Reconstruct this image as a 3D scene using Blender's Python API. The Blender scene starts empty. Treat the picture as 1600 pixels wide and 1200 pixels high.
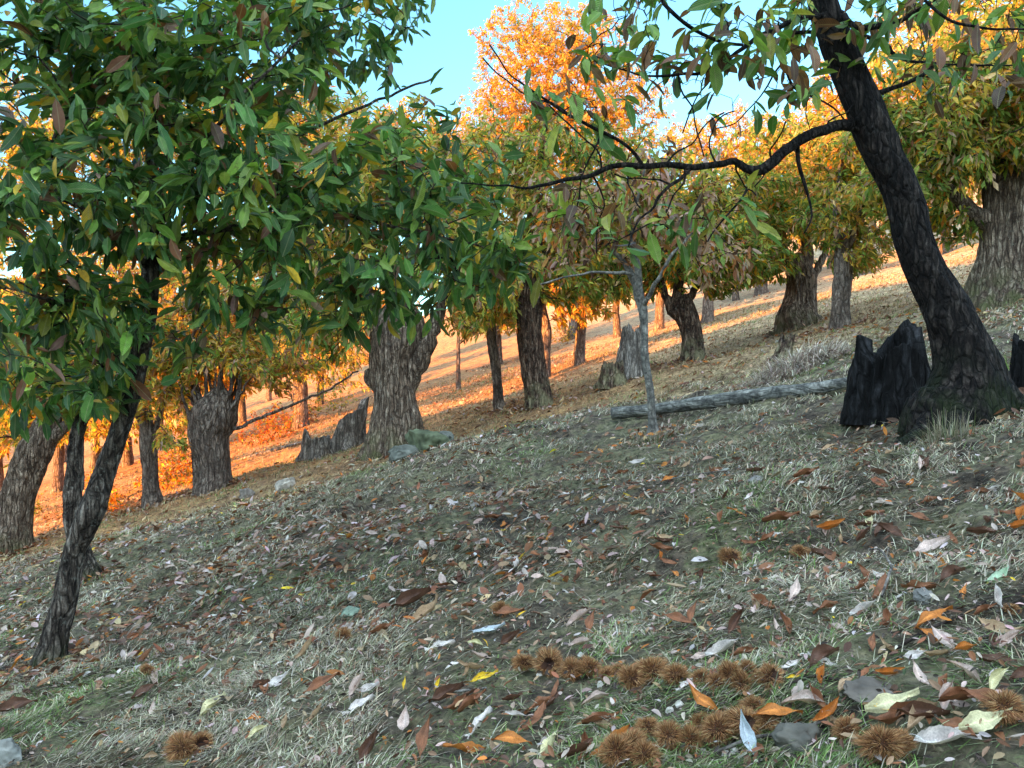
import bpy, math
import numpy as np
from mathutils import Vector

# ------------------------------------------------------------------ camera, world, sun
SC = bpy.context.scene
COL = SC.collection
F = 1300.0                      # focal length in photograph pixels (1600 wide)
cam_d = bpy.data.cameras.new('camera')
cam_d.sensor_width = 36.0
cam_d.lens = 36.0 * F / 1600.0
cam_d.clip_start = 0.05
cam_d.clip_end = 3000.0
cam = bpy.data.objects.new('camera', cam_d)
COL.objects.link(cam)
cam.location = (0, 0, 0)
cam.rotation_euler = (math.radians(90), 0, 0)
SC.camera = cam

SUN_EL = math.radians(9.0)
SD = np.array([0.80, 0.60])     # horizontal travel direction of the light
SD = SD / np.linalg.norm(SD)
sun_vec = Vector((SD[0] * math.cos(SUN_EL), SD[1] * math.cos(SUN_EL), -math.sin(SUN_EL)))
sl = bpy.data.lights.new('sun', 'SUN')
sl.energy = 5.0
sl.angle = math.radians(0.6)
sl.color = (1.0, 0.37, 0.08)
so = bpy.data.objects.new('sun', sl)
so.rotation_euler = sun_vec.to_track_quat('-Z', 'Y').to_euler()
so.location = (-30, -20, 20)
COL.objects.link(so)

W = bpy.data.worlds.new('World')
SC.world = W
W.use_nodes = True
wn = W.node_tree
bg = wn.nodes['Background']
sky = wn.nodes.new('ShaderNodeTexSky')
sky.sky_type = 'NISHITA'
sky.sun_disc = False
sky.sun_elevation = SUN_EL
sky.sun_rotation = math.atan2(-SD[0], -SD[1])
sky.air_density = 1.0
sky.dust_density = 0.15
sky.ozone_density = 1.8
tint = wn.nodes.new('ShaderNodeMix'); tint.data_type = 'RGBA'; tint.blend_type = 'MULTIPLY'
tint.inputs[0].default_value = 1.0; tint.inputs[7].default_value = (0.55, 0.78, 0.82, 1)
wn.links.new(sky.outputs[0], tint.inputs[6])
# added ambient fill: sky brightened overhead and behind the camera, clear cyan ahead
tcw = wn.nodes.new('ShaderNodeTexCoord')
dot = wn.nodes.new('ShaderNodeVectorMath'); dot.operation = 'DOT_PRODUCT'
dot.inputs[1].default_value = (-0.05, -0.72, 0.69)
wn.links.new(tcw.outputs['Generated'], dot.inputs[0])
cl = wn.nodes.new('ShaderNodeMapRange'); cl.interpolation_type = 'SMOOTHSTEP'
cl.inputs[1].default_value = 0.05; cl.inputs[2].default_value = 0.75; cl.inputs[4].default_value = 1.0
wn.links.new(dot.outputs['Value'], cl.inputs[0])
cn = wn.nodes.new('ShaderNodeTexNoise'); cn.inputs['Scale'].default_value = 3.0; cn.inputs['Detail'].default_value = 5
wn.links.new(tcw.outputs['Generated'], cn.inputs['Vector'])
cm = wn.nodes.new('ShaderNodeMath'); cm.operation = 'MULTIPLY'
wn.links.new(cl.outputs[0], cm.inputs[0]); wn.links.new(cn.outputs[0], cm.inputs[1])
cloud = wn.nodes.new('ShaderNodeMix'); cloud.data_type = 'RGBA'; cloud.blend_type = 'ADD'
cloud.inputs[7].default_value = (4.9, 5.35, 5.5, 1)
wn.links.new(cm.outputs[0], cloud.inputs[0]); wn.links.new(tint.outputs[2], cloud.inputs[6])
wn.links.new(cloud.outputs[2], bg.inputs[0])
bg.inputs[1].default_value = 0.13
vs = SC.view_settings
vs.view_transform = 'Standard'
vs.look = 'None'
vs.gamma = 1.0
vs.exposure = 2.7
SC.cycles.max_bounces = 8
SC.cycles.diffuse_bounces = 4
SC.cycles.transmission_bounces = 4

RNG = np.random.default_rng(7)

# ------------------------------------------------------------------ numeric helpers
def _h(ix, iy, iz, seed):
    n = (ix * 374761393 + iy * 668265263 + iz * 2147483647 + seed * 974634777) & 0xffffffff
    n = ((n ^ (n >> 13)) * 1274126177) & 0xffffffff
    n = ((n ^ (n >> 16)) * 2246822519) & 0xffffffff
    return ((n ^ (n >> 15)) & 0xffff) / 32767.5 - 1.0

def noise(x, y, z=0.0, seed=0):
    x = np.asarray(x, float); y = np.asarray(y, float); z = np.asarray(z, float) + np.zeros_like(x)
    xi = np.floor(x).astype(np.int64); yi = np.floor(y).astype(np.int64); zi = np.floor(z).astype(np.int64)
    fx = x - xi; fy = y - yi; fz = z - zi
    fx = fx * fx * (3 - 2 * fx); fy = fy * fy * (3 - 2 * fy); fz = fz * fz * (3 - 2 * fz)
    r = 0
    for a in (0, 1):
        for b in (0, 1):
            for c in (0, 1):
                w = (fx if a else 1 - fx) * (fy if b else 1 - fy) * (fz if c else 1 - fz)
                r = r + w * _h(xi + a, yi + b, zi + c, seed)
    return r

def fbm(x, y, z=0.0, seed=0, o=3):
    r = 0; a = 1.0; s = 1.0
    for k in range(o):
        r = r + a * noise(x * s, y * s, np.asarray(z) * s, seed + k * 17)
        a *= 0.5; s *= 2.03
    return r

def sstep(a, b, x):
    t = np.clip((x - a) / (b - a), 0, 1)
    return t * t * (3 - 2 * t)

def lin(r, g, b):
    c = np.array([r, g, b]) / 255.0
    return np.where(c <= 0.04045, c / 12.92, ((c + 0.055) / 1.055) ** 2.4)

def unit(v):
    return v / np.maximum(np.linalg.norm(v, axis=-1, keepdims=True), 1e-9)

def H0(x, y):
    x = np.asarray(x, float); y = np.asarray(y, float)
    xs = np.where(x < -34, -34 - (x + 34) * 0.45, np.where(x > 70, 70 + (x - 70) * 0.2, x))
    z = -0.9 + 0.26 * xs + 0.02 * np.clip(y, -60, 400)
    side = sstep(7, 2, x)
    z = z + (0.15 * np.exp(-((y - 8.8) / 1.7) ** 2) - 0.16 * np.exp(-((y - 12.2) / 1.8) ** 2)) * side
    z = z + 0.055 * np.log1p(np.exp(np.clip((y - 19) / 2.0, -30, 30))) * 2.0
    z = z + 0.10 * np.log1p(np.exp(np.clip((y - 46) / 6.0, -30, 30))) * 6.0
    # added out-of-view hill, shaped to take the low sun off the near slope
    q = x * SD[0] + y * SD[1]
    p = -x * SD[1] + y * SD[0]
    crest = 23.0 * sstep(-17, -44, q) * sstep(19.5, 13, p + 2.5 * noise(x * .12, y * .12, 0, 91))
    z = z + crest
    z = z + 0.10 * noise(x * .35, y * .35, 0, 5) * sstep(2, 6, np.abs(y))
    return z

def HN(x, y):
    r = np.hypot(x, y)
    a = np.clip(1.6 - r / 25.0, 0.25, 1)
    # small terraces trodden along the slope, clods and tufts
    z = 0.065 * noise(x * 1.1 + 3, y * 1.3, 0, 11) + 0.042 * noise(x * 2.6, y * 3.1, 0, 12)
    z = z + 0.022 * noise(x * 7, y * 8, 0, 13) + 0.009 * noise(x * 17, y * 19, 0, 14) + 0.005 * noise(x * 43, y * 43, 0, 15)
    return z * a

def H(x, y):
    return H0(x, y) + HN(x, y)

def P(px, py, d):
    return np.array([(px - 800.0) / F * d, d, -(py - 600.0) / F * d])

def hit(px, py, lo=0.8, hi=160.0):
    t = np.exp(np.linspace(math.log(lo), math.log(hi), 3000))
    x = (px - 800.0) / F * t
    z = -(py - 600.0) / F * t
    g = H(x, t)
    k = np.argmax(z <= g)
    if z[k] > g[k]:
        k = len(t) - 1
    return float(t[k])

# ------------------------------------------------------------------ mesh helpers
class Buf:
    def __init__(s):
        s.v = []; s.f = []; s.c = []; s.w = []; s.n = 0
    def add(s, v, faces, col=(0.5, 0.5, 0.5), vein=None):
        v = np.asarray(v, float)
        if not len(v): return
        for f in (faces if isinstance(faces, list) else [faces]):
            if len(f): s.f.append(np.asarray(f, np.int64) + s.n)
        c = np.asarray(col, float)
        if c.ndim == 1: c = np.tile(c, (len(v), 1))
        s.c.append(c); s.v.append(v); s.n += len(v); s.w.append(np.zeros((len(v), 2)) if vein is None else vein)
    def mesh(s, name, smooth=True, origin=(0, 0, 0)):
        m = bpy.data.meshes.new(name)
        v = np.concatenate(s.v) - np.asarray(origin)
        m.vertices.add(len(v)); m.vertices.foreach_set('co', v.astype(np.float32).ravel())
        idx = np.concatenate([f.ravel() for f in s.f])
        tot = np.concatenate([np.full(len(f), f.shape[1]) for f in s.f])
        st = np.concatenate([[0], np.cumsum(tot)[:-1]])
        m.loops.add(len(idx)); m.loops.foreach_set('vertex_index', idx.astype(np.int32))
        m.polygons.add(len(tot)); m.polygons.foreach_set('loop_start', st.astype(np.int32))
        m.polygons.foreach_set('loop_total', tot.astype(np.int32))
        m.polygons.foreach_set('use_smooth', np.full(len(tot), smooth))
        a = m.attributes.new('col', 'FLOAT_COLOR', 'POINT')
        c = np.concatenate(s.c)
        a.data.foreach_set('color', np.hstack([c, np.ones((len(c), 1))]).astype(np.float32).ravel())
        w = np.concatenate(s.w)
        if w.any():
            a = m.attributes.new('vein', 'FLOAT2', 'POINT'); a.data.foreach_set('vector', w.astype(np.float32).ravel())
        m.update(calc_edges=True)
        m.validate()
        return m

def link(name, mesh, mat=None, parent=None, loc=None):
    if mat is not None and not mesh.materials: mesh.materials.append(mat)
    o = bpy.data.objects.new(name, mesh)
    COL.objects.link(o)
    if parent is not None: o.parent = parent
    if loc is not None: o.location = loc
    return o

def tag(o, label=None, cat=None, group=None, kind=None):
    if label: o['label'] = label
    if cat: o['category'] = cat
    if group: o['group'] = group
    if kind: o['kind'] = kind
    return o

def empty(name, loc, label, cat, group=None):
    o = bpy.data.objects.new(name, None)
    o.empty_display_size = 0.2
    COL.objects.link(o)
    o.location = [float(k) for k in loc]
    return tag(o, label, cat, group)

def frames(pts):
    t = np.gradient(pts, axis=0)
    t = unit(t)
    ref = np.array([0.31, 0.93, 0.17])
    u = np.zeros_like(t); 
    a = ref - t[0] * ref.dot(t[0]); a /= np.linalg.norm(a)
    for i in range(len(t)):
        a = a - t[i] * a.dot(t[i]); a /= max(np.linalg.norm(a), 1e-9); u[i] = a
    return t, u, np.cross(t, u)

def tube(buf, pts, rad, n=6, col=(.1, .08, .06), cap=True):
    pts = np.asarray(pts, float); rad = np.asarray(rad, float)
    t, u, w = frames(pts)
    th = np.arange(n) * 2 * math.pi / n
    v = pts[:, None] + rad[:, None, None] * (np.cos(th)[None, :, None] * u[:, None] + np.sin(th)[None, :, None] * w[:, None])
    m = len(pts)
    i = np.arange(m - 1)[:, None] * n; j = np.arange(n)[None]; k = (j + 1) % n
    q = np.stack([i + j, i + k, i + n + k, i + n + j], -1).reshape(-1, 4)
    buf.add(v.reshape(-1, 3), q, col)

def catmull(pts, n):
    pts = np.asarray(pts, float)
    d = np.concatenate([[0], np.cumsum(np.linalg.norm(np.diff(pts[:, :3], axis=0), axis=1))])
    s = np.linspace(0, d[-1], n)
    p = np.vstack([2 * pts[0] - pts[1], pts, 2 * pts[-1] - pts[-2]])
    k = np.clip(np.searchsorted(d, s, side='right') - 1, 0, len(pts) - 2)
    t = ((s - d[k]) / np.maximum(d[k + 1] - d[k], 1e-9))[:, None]
    p0, p1, p2, p3 = p[k], p[k + 1], p[k + 2], p[k + 3]
    r = 0.5 * (2 * p1 + (p2 - p0) * t + (2 * p0 - 5 * p1 + 4 * p2 - p3) * t ** 2 + (3 * p1 - p0 - 3 * p2 + p3) * t ** 3)
    return r

def bark_tube(buf, pts4, na, nt, seed, lump=.10, furrow=.05, roots=0.0, twist=0.4, fk=3.2, cap=True):
    """pts4: (x,y,z,r) control points, bottom to top.  Lumpy furrowed trunk surface."""
    c = catmull(pts4, na)
    pts = c[:, :3]; r = np.maximum(c[:, 3], .004)
    t, u, w = frames(pts)
    s = np.concatenate([[0], np.cumsum(np.linalg.norm(np.diff(pts, axis=0), axis=1))])
    th = np.arange(nt) * 2 * math.pi / nt
    T, S = np.meshgrid(th, s)
    R = r[:, None]
    rm = float(np.median(r))
    tw = T + twist * S / max(rm * 6, .2)
    cx, sx = np.cos(tw), np.sin(tw)
    ss = S / rm
    d = lump * fbm(cx * 1.3 + 7, sx * 1.3, ss * .55, seed, 3)
    fr = 1 - np.abs(fbm(cx * fk * 1.6, sx * fk * 1.6, ss * .55, seed + 3, 2)) * 1.8
    fr2 = 1 - np.abs(noise(cx * fk * 4, sx * fk * 4, ss * 1.6, seed + 5)) * 2
    d = d + furrow * (fr * .8 + fr2 * .35) - furrow * .5
    d = d - d.mean(axis=1, keepdims=True) * .9
    if roots:
        fl = np.exp(-np.maximum(S - .15, 0) / (rm * 1.1))
        lob = .45 + .55 * np.maximum(0, np.cos(T * 5 + seed) + .5 * np.cos(T * 3 + seed * 2))
        d = d + roots * fl * (lob - .45)
    Rr = R * (1 + d) * (1 - .85 * lump - .5 * furrow)
    v = pts[:, None] + Rr[..., None] * (np.cos(T)[..., None] * u[:, None] + np.sin(T)[..., None] * w[:, None])
    i = np.arange(na - 1)[:, None] * nt; j = np.arange(nt)[None]; k = (j + 1) % nt
    q = np.stack([i + j, i + k, i + nt + k, i + nt + j], -1).reshape(-1, 4)
    col = np.stack([np.clip(.5 + 0.5 * fr, 0, 1), np.clip(S / max(s[-1], .1), 0, 1), .5 + 0 * S], -1).reshape(-1, 3)
    faces = [q]
    vv = v.reshape(-1, 3)
    if cap:
        vv = np.vstack([vv, pts[-1] + t[-1] * r[-1] * .35])
        a = (na - 1) * nt
        faces.append(np.stack([a + np.arange(nt), a + (np.arange(nt) + 1) % nt, np.full(nt, na * nt)], -1))
        col = np.vstack([col, [[.3, 1, .5]]])
    buf.add(vv, faces, col)

# ------------------------------------------------------------------ materials
def new_mat(name):
    m = bpy.data.materials.new(name); m.use_nodes = True
    nt = m.node_tree; 
    for n in list(nt.nodes): nt.nodes.remove(n)
    out = nt.nodes.new('ShaderNodeOutputMaterial')
    return m, nt, out

def N(nt, t, **k):
    n = nt.nodes.new(t)
    for a, b in k.items():
        if a.startswith('i_'): n.inputs[int(a[2:])].default_value = b
        else: setattr(n, a, b)
    return n

def ramp(nt, src, stops):
    r = nt.nodes.new('ShaderNodeValToRGB')
    e = r.color_ramp.elements
    while len(e) < len(stops): e.new(0.5)
    for k, (p, c) in enumerate(stops):
        e[k].position = p; e[k].color = (*c, 1)
    nt.links.new(src, r.inputs[0])
    return r.outputs[0]

def mixc(nt, fac, a, b, mode='MIX'):
    m = nt.nodes.new('ShaderNodeMix'); m.data_type = 'RGBA'; m.blend_type = mode
    for s, v in ((m.inputs[0], fac), (m.inputs[6], a), (m.inputs[7], b)):
        if hasattr(v, 'links'): nt.links.new(v, s)
        elif isinstance(v, (int, float)): s.default_value = v
        else: s.default_value = (*v, 1)
    return m.outputs[2]

def tex(nt, scale, detail=4, vec=None, rough=.6, kind='noise', stretch=None):
    co = nt.nodes.new('ShaderNodeTexCoord').outputs['Object'] if vec is None else vec
    if stretch:
        mp = nt.nodes.new('ShaderNodeMapping'); mp.inputs[3].default_value = stretch
        nt.links.new(co, mp.inputs[0]); co = mp.outputs[0]
    if kind == 'noise':
        n = nt.nodes.new('ShaderNodeTexNoise'); n.inputs['Scale'].default_value = scale
        n.inputs['Detail'].default_value = detail; n.inputs['Roughness'].default_value = rough
        nt.links.new(co, n.inputs['Vector']); return n.outputs[0]
    n = nt.nodes.new('ShaderNodeTexVoronoi'); n.inputs['Scale'].default_value = scale
    nt.links.new(co, n.inputs['Vector']); return n.outputs[0]

def leaf_mat(name, trans=.35, rough=.5, spec=.35, back=None, veins=False):
    m, nt, out = new_mat(name)
    a = N(nt, 'ShaderNodeAttribute', attribute_name='col')
    n = tex(nt, 28, 3)
    c = mixc(nt, 1.0, a.outputs[0], ramp(nt, n, [(.3, (.72, .70, .66)), (.7, (1.2, 1.2, 1.15))]), 'MULTIPLY')
    bump = None
    if veins:
        va = N(nt, 'ShaderNodeAttribute', attribute_name='vein'); sp = N(nt, 'ShaderNodeSeparateXYZ'); nt.links.new(va.outputs['Vector'], sp.inputs[0])
        sn = N(nt, 'ShaderNodeMath', operation='SINE'); ml = N(nt, 'ShaderNodeMath', operation='MULTIPLY'); ml.inputs[1].default_value = 6.283
        nt.links.new(sp.outputs[0], ml.inputs[0]); nt.links.new(ml.outputs[0], sn.inputs[0])
        vn = ramp(nt, sn.outputs[0], [(.0, (.86, .86, .86)), (.80, (.92, .92, .92)), (1.0, (1.35, 1.35, 1.2))])
        c = mixc(nt, 1.0, c, vn, 'MULTIPLY')
        mr_ = ramp(nt, sp.outputs[1], [(.0, (1, 1, 1)), (.10, (0, 0, 0))])
        c = mixc(nt, mr_, c, mixc(nt, .45, c, (.45, .42, .22)))
        spot = ramp(nt, tex(nt, 16, 6, rough=.8), [(.60, (0, 0, 0)), (.68, (1, 1, 1))])
        c = mixc(nt, spot, c, mixc(nt, .6, c, (.13, .07, .03)))
        bump = N(nt, 'ShaderNodeBump'); bump.inputs['Strength'].default_value = .5; bump.inputs['Distance'].default_value = .003
        nt.links.new(sn.outputs[0], bump.inputs['Height'])
    if back is not None:
        g = N(nt, 'ShaderNodeNewGeometry')
        cb = mixc(nt, back[1], c, back[0])
        c = mixc(nt, g.outputs['Backfacing'], c, cb)
    p = N(nt, 'ShaderNodeBsdfPrincipled'); p.inputs['Roughness'].default_value = rough
    p.inputs['Specular IOR Level'].default_value = spec
    nt.links.new(c, p.inputs['Base Color'])
    if bump: nt.links.new(bump.outputs[0], p.inputs['Normal'])
    t = N(nt, 'ShaderNodeBsdfTranslucent')
    ct = mixc(nt, 1.0, c, (1.25, 1.2, .75), 'MULTIPLY')
    nt.links.new(ct, t.inputs[0])
    mx = N(nt, 'ShaderNodeMixShader'); mx.inputs[0].default_value = trans
    nt.links.new(p.outputs[0], mx.inputs[1]); nt.links.new(t.outputs[0], mx.inputs[2])
    nt.links.new(mx.outputs[0], out.inputs[0])
    return m

def bark_mat(name, dark, mid, light, stretch=(1, 1, .22), scale=14, bump=.6, moss=None, moss_h=0.4, lichen=.0, bdist=.02, base_light=None):
    m, nt, out = new_mat(name)
    co0 = N(nt, 'ShaderNodeTexCoord').outputs['Object']
    wob = N(nt, 'ShaderNodeTexNoise'); wob.inputs['Scale'].default_value = scale * .16; wob.inputs['Detail'].default_value = 3
    nt.links.new(co0, wob.inputs['Vector'])
    vm = N(nt, 'ShaderNodeVectorMath', operation='SCALE'); nt.links.new(wob.outputs['Color'], vm.inputs[0]); vm.inputs[3].default_value = 2.2 / scale
    va = N(nt, 'ShaderNodeVectorMath', operation='ADD'); nt.links.new(co0, va.inputs[0]); nt.links.new(vm.outputs[0], va.inputs[1])
    mp = N(nt, 'ShaderNodeMapping'); mp.inputs[3].default_value = (stretch[0], stretch[1], stretch[2] * 1.6); nt.links.new(va.outputs[0], mp.inputs[0])
    vor = N(nt, 'ShaderNodeTexVoronoi', feature='DISTANCE_TO_EDGE'); vor.inputs['Scale'].default_value = scale * .85; nt.links.new(mp.outputs[0], vor.inputs['Vector'])
    crack = ramp(nt, vor.outputs['Distance'], [(.0, (0, 0, 0)), (.16, (1, 1, 1))])
    n1 = tex(nt, scale, 6, vec=va.outputs[0], stretch=stretch, rough=.65)
    n2 = tex(nt, scale * .22, 4)
    n3 = tex(nt, scale * 3.2, 5, stretch=(1, 1, .6))
    c = ramp(nt, n1, [(.36, dark), (.5, mid), (.64, light)])
    c = mixc(nt, ramp(nt, n2, [(.40, (0, 0, 0)), (.60, (1, 1, 1))]), mixc(nt, .55, c, dark), c)
    c = mixc(nt, crack, mixc(nt, .75, c, dark), c)
    c = mixc(nt, 1.0, c, ramp(nt, n3, [(.35, (.6, .6, .6)), (.65, (1.3, 1.3, 1.3))]), 'MULTIPLY')
    a = N(nt, 'ShaderNodeAttribute', attribute_name='col')
    sep = N(nt, 'ShaderNodeSeparateColor'); nt.links.new(a.outputs[0], sep.inputs[0])
    if lichen:
        l = ramp(nt, tex(nt, scale * .9, 5, rough=.75), [(.56, (0, 0, 0)), (.62, (1, 1, 1))])
        lm = N(nt, 'ShaderNodeMath', operation='MULTIPLY'); nt.links.new(l, lm.inputs[0]); lm.inputs[1].default_value = lichen
        c = mixc(nt, lm.outputs[0], c, tuple(lin(150, 150, 138)))
    tc = N(nt, 'ShaderNodeTexCoord')
    sx = N(nt, 'ShaderNodeSeparateXYZ'); nt.links.new(tc.outputs['Object'], sx.inputs[0])
    if moss is not None:
        mr = N(nt, 'ShaderNodeMapRange'); nt.links.new(sx.outputs[2], mr.inputs[0])
        mr.inputs[1].default_value = -.1; mr.inputs[2].default_value = moss_h; mr.inputs[3].default_value = 1.0; mr.inputs[4].default_value = 0
        mm = N(nt, 'ShaderNodeMath', operation='MULTIPLY')
        nt.links.new(mr.outputs[0], mm.inputs[0])
        nt.links.new(ramp(nt, tex(nt, 5, 5), [(.42, (0, 0, 0)), (.60, (1, 1, 1))]), mm.inputs[1])
        c = mixc(nt, mm.outputs[0], c, moss)
    p = N(nt, 'ShaderNodeBsdfPrincipled'); p.inputs['Roughness'].default_value = .9
    p.inputs['Specular IOR Level'].default_value = .2
    nt.links.new(c, p.inputs['Base Color'])
    ad = N(nt, 'ShaderNodeMath', operation='ADD'); nt.links.new(n1, ad.inputs[0])
    sc3 = N(nt, 'ShaderNodeMath', operation='MULTIPLY_ADD'); nt.links.new(n3, sc3.inputs[0]); sc3.inputs[1].default_value = .35
    cs = N(nt, 'ShaderNodeMath', operation='MULTIPLY'); nt.links.new(crack, cs.inputs[0]); cs.inputs[1].default_value = .6
    nt.links.new(cs.outputs[0], sc3.inputs[2]); nt.links.new(sc3.outputs[0], ad.inputs[1])
    b = N(nt, 'ShaderNodeBump'); b.inputs['Strength'].default_value = bump; b.inputs['Distance'].default_value = bdist
    nt.links.new(ad.outputs[0], b.inputs['Height']); nt.links.new(b.outputs[0], p.inputs['Normal'])
    nt.links.new(p.outputs[0], out.inputs[0])
    return m

def plain_mat(name, rough=.85, spec=.2, nscale=20, amt=.35, bump=.3, trans=0):
    m, nt, out = new_mat(name)
    a = N(nt, 'ShaderNodeAttribute', attribute_name='col')
    n = tex(nt, nscale, 5)
    c = mixc(nt, 1.0, a.outputs[0], ramp(nt, n, [(.3, (1 - amt,) * 3), (.7, (1 + amt,) * 3)]), 'MULTIPLY')
    p = N(nt, 'ShaderNodeBsdfPrincipled'); p.inputs['Roughness'].default_value = rough
    p.inputs['Specular IOR Level'].default_value = spec
    nt.links.new(c, p.inputs['Base Color'])
    if bump:
        b = N(nt, 'ShaderNodeBump'); b.inputs['Strength'].default_value = bump; b.inputs['Distance'].default_value = .01
        nt.links.new(n, b.inputs['Height']); nt.links.new(b.outputs[0], p.inputs['Normal'])
    if trans:
        t = N(nt, 'ShaderNodeBsdfTranslucent'); nt.links.new(c, t.inputs[0])
        mx = N(nt, 'ShaderNodeMixShader'); mx.inputs[0].default_value = trans
        nt.links.new(p.outputs[0], mx.inputs[1]); nt.links.new(t.outputs[0], mx.inputs[2])
        nt.links.new(mx.outputs[0], out.inputs[0])
    else:
        nt.links.new(p.outputs[0], out.inputs[0])
    return m

MOSS = tuple(lin(62, 74, 34))
M_leaf = leaf_mat('green_leaf', trans=.30, rough=.36, spec=.55, veins=True)
M_leaf_far = leaf_mat('autumn_leaf', trans=.48, rough=.6, spec=.25)
M_leaf_dry = leaf_mat('dry_leaf', trans=.12, rough=.62, spec=.35)
M_grass = plain_mat('grass_blade', rough=.8, nscale=9, amt=.25, bump=0, trans=.2)
M_bark_near = bark_mat('dark_bark', tuple(lin(34, 28, 25)), tuple(lin(106, 93, 82)), tuple(lin(168, 154, 140)), stretch=(1, 1, .13), scale=34, bump=1.0, moss=MOSS, moss_h=.2, lichen=.35, bdist=.03)
M_bark_black = bark_mat('black_bark', tuple(lin(12, 10, 9)), tuple(lin(40, 33, 30)), tuple(lin(78, 70, 64)), stretch=(1, 1, .16), scale=34, bump=1.0, moss=tuple(lin(38, 50, 20)), moss_h=.45, lichen=.04, bdist=.03)
M_bark_twig = bark_mat('twig_bark', tuple(lin(34, 28, 26)), tuple(lin(64, 54, 48)), tuple(lin(92, 80, 72)), scale=30, bump=.3)
M_bark_pale = bark_mat('pale_smooth_bark', tuple(lin(78, 76, 72)), tuple(lin(128, 124, 116)), tuple(lin(165, 160, 150)), stretch=(1, 1, .6), scale=20, bump=.4, lichen=.4, bdist=.005)
M_bark_old = bark_mat('old_chestnut_bark', tuple(lin(66, 53, 44)), tuple(lin(140, 119, 101)), tuple(lin(190, 171, 150)), stretch=(1, 1, .10), scale=22, bump=1.0, moss=tuple(lin(92, 92, 60)), moss_h=.5, lichen=.25, bdist=.05)
M_bark_brown = bark_mat('brown_chestnut_bark', tuple(lin(44, 34, 29)), tuple(lin(106, 82, 68)), tuple(lin(164, 140, 120)), stretch=(1, 1, .14), scale=20, bump=1.0, moss=tuple(lin(150, 146, 112)), moss_h=.6, lichen=.3, bdist=.04)
M_bark_far = bark_mat('far_bark', tuple(lin(74, 64, 58)), tuple(lin(130, 114, 102)), tuple(lin(168, 152, 138)), stretch=(1, 1, .16), scale=15, bump=1.0, lichen=.3, bdist=.04)
M_dead = bark_mat('weathered_dead_wood', tuple(lin(70, 64, 60)), tuple(lin(150, 142, 132)), tuple(lin(190, 182, 172)), stretch=(1, 1, .1), scale=16, bump=.9, bdist=.02)
M_char = bark_mat('charred_wood', tuple(lin(8, 8, 8)), tuple(lin(24, 23, 23)), tuple(lin(56, 56, 58)), stretch=(1, 1, .12), scale=22, bump=1.0, bdist=.02)
M_rock = plain_mat('rock', nscale=7, amt=.5, bump=.9)
M_burr = plain_mat('burr_spine', rough=.7, nscale=30, amt=.25, bump=0)

# ground material: dark earth, grey green turf, straw and brown litter; beyond the crest it is drier and tan
def ground_material():
    m, nt, out = new_mat('slope_ground')
    co = N(nt, 'ShaderNodeTexCoord').outputs['Object']
    sx = N(nt, 'ShaderNodeSeparateXYZ'); nt.links.new(co, sx.inputs[0])
    big = tex(nt, .55, 4, co); med = tex(nt, 3.2, 6, co, .7); fine = tex(nt, 22, 8, co, .75); vf = tex(nt, 95, 6, co, .8)
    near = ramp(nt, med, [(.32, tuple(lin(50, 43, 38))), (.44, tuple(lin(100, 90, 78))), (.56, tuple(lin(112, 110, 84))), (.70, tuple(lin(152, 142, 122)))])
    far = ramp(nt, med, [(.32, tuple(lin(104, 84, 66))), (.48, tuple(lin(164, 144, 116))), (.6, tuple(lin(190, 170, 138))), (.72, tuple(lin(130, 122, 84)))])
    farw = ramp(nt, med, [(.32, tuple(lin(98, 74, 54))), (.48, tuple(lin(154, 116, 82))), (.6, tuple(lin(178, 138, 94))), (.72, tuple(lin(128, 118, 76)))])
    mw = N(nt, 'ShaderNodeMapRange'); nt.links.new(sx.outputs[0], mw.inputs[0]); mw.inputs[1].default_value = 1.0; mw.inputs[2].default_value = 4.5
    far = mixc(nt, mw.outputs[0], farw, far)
    dist = N(nt, 'ShaderNodeMath', operation='MULTIPLY_ADD'); nt.links.new(big, dist.inputs[0]); dist.inputs[1].default_value = 6.0
    nt.links.new(sx.outputs[1], dist.inputs[2])
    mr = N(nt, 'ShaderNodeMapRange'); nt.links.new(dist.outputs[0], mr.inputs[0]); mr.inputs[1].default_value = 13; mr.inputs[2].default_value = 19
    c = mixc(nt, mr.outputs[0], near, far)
    c = mixc(nt, 1.0, c, ramp(nt, fine, [(.36, (.30, .29, .28)), (.5, (.95, .95, .93)), (.64, (1.7, 1.62, 1.5))]), 'MULTIPLY')
    c = mixc(nt, ramp(nt, vf, [(.58, (0, 0, 0)), (.68, (1, 1, 1))]), c, mixc(nt, .5, c, tuple(lin(170, 158, 140))))
    p = N(nt, 'ShaderNodeBsdfPrincipled'); p.inputs['Roughness'].default_value = .95; p.inputs['Specular IOR Level'].default_value = .15
    nt.links.new(c, p.inputs['Base Color'])
    ad = N(nt, 'ShaderNodeMath', operation='MULTIPLY_ADD'); nt.links.new(vf, ad.inputs[0]); ad.inputs[1].default_value = .4; nt.links.new(fine, ad.inputs[2])
    b = N(nt, 'ShaderNodeBump'); b.inputs['Strength'].default_value = .9; b.inputs['Distance'].default_value = .03
    nt.links.new(ad.outputs[0], b.inputs['Height']); nt.links.new(b.outputs[0], p.inputs['Normal'])
    nt.links.new(p.outputs[0], out.inputs[0])
    return m

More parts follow.
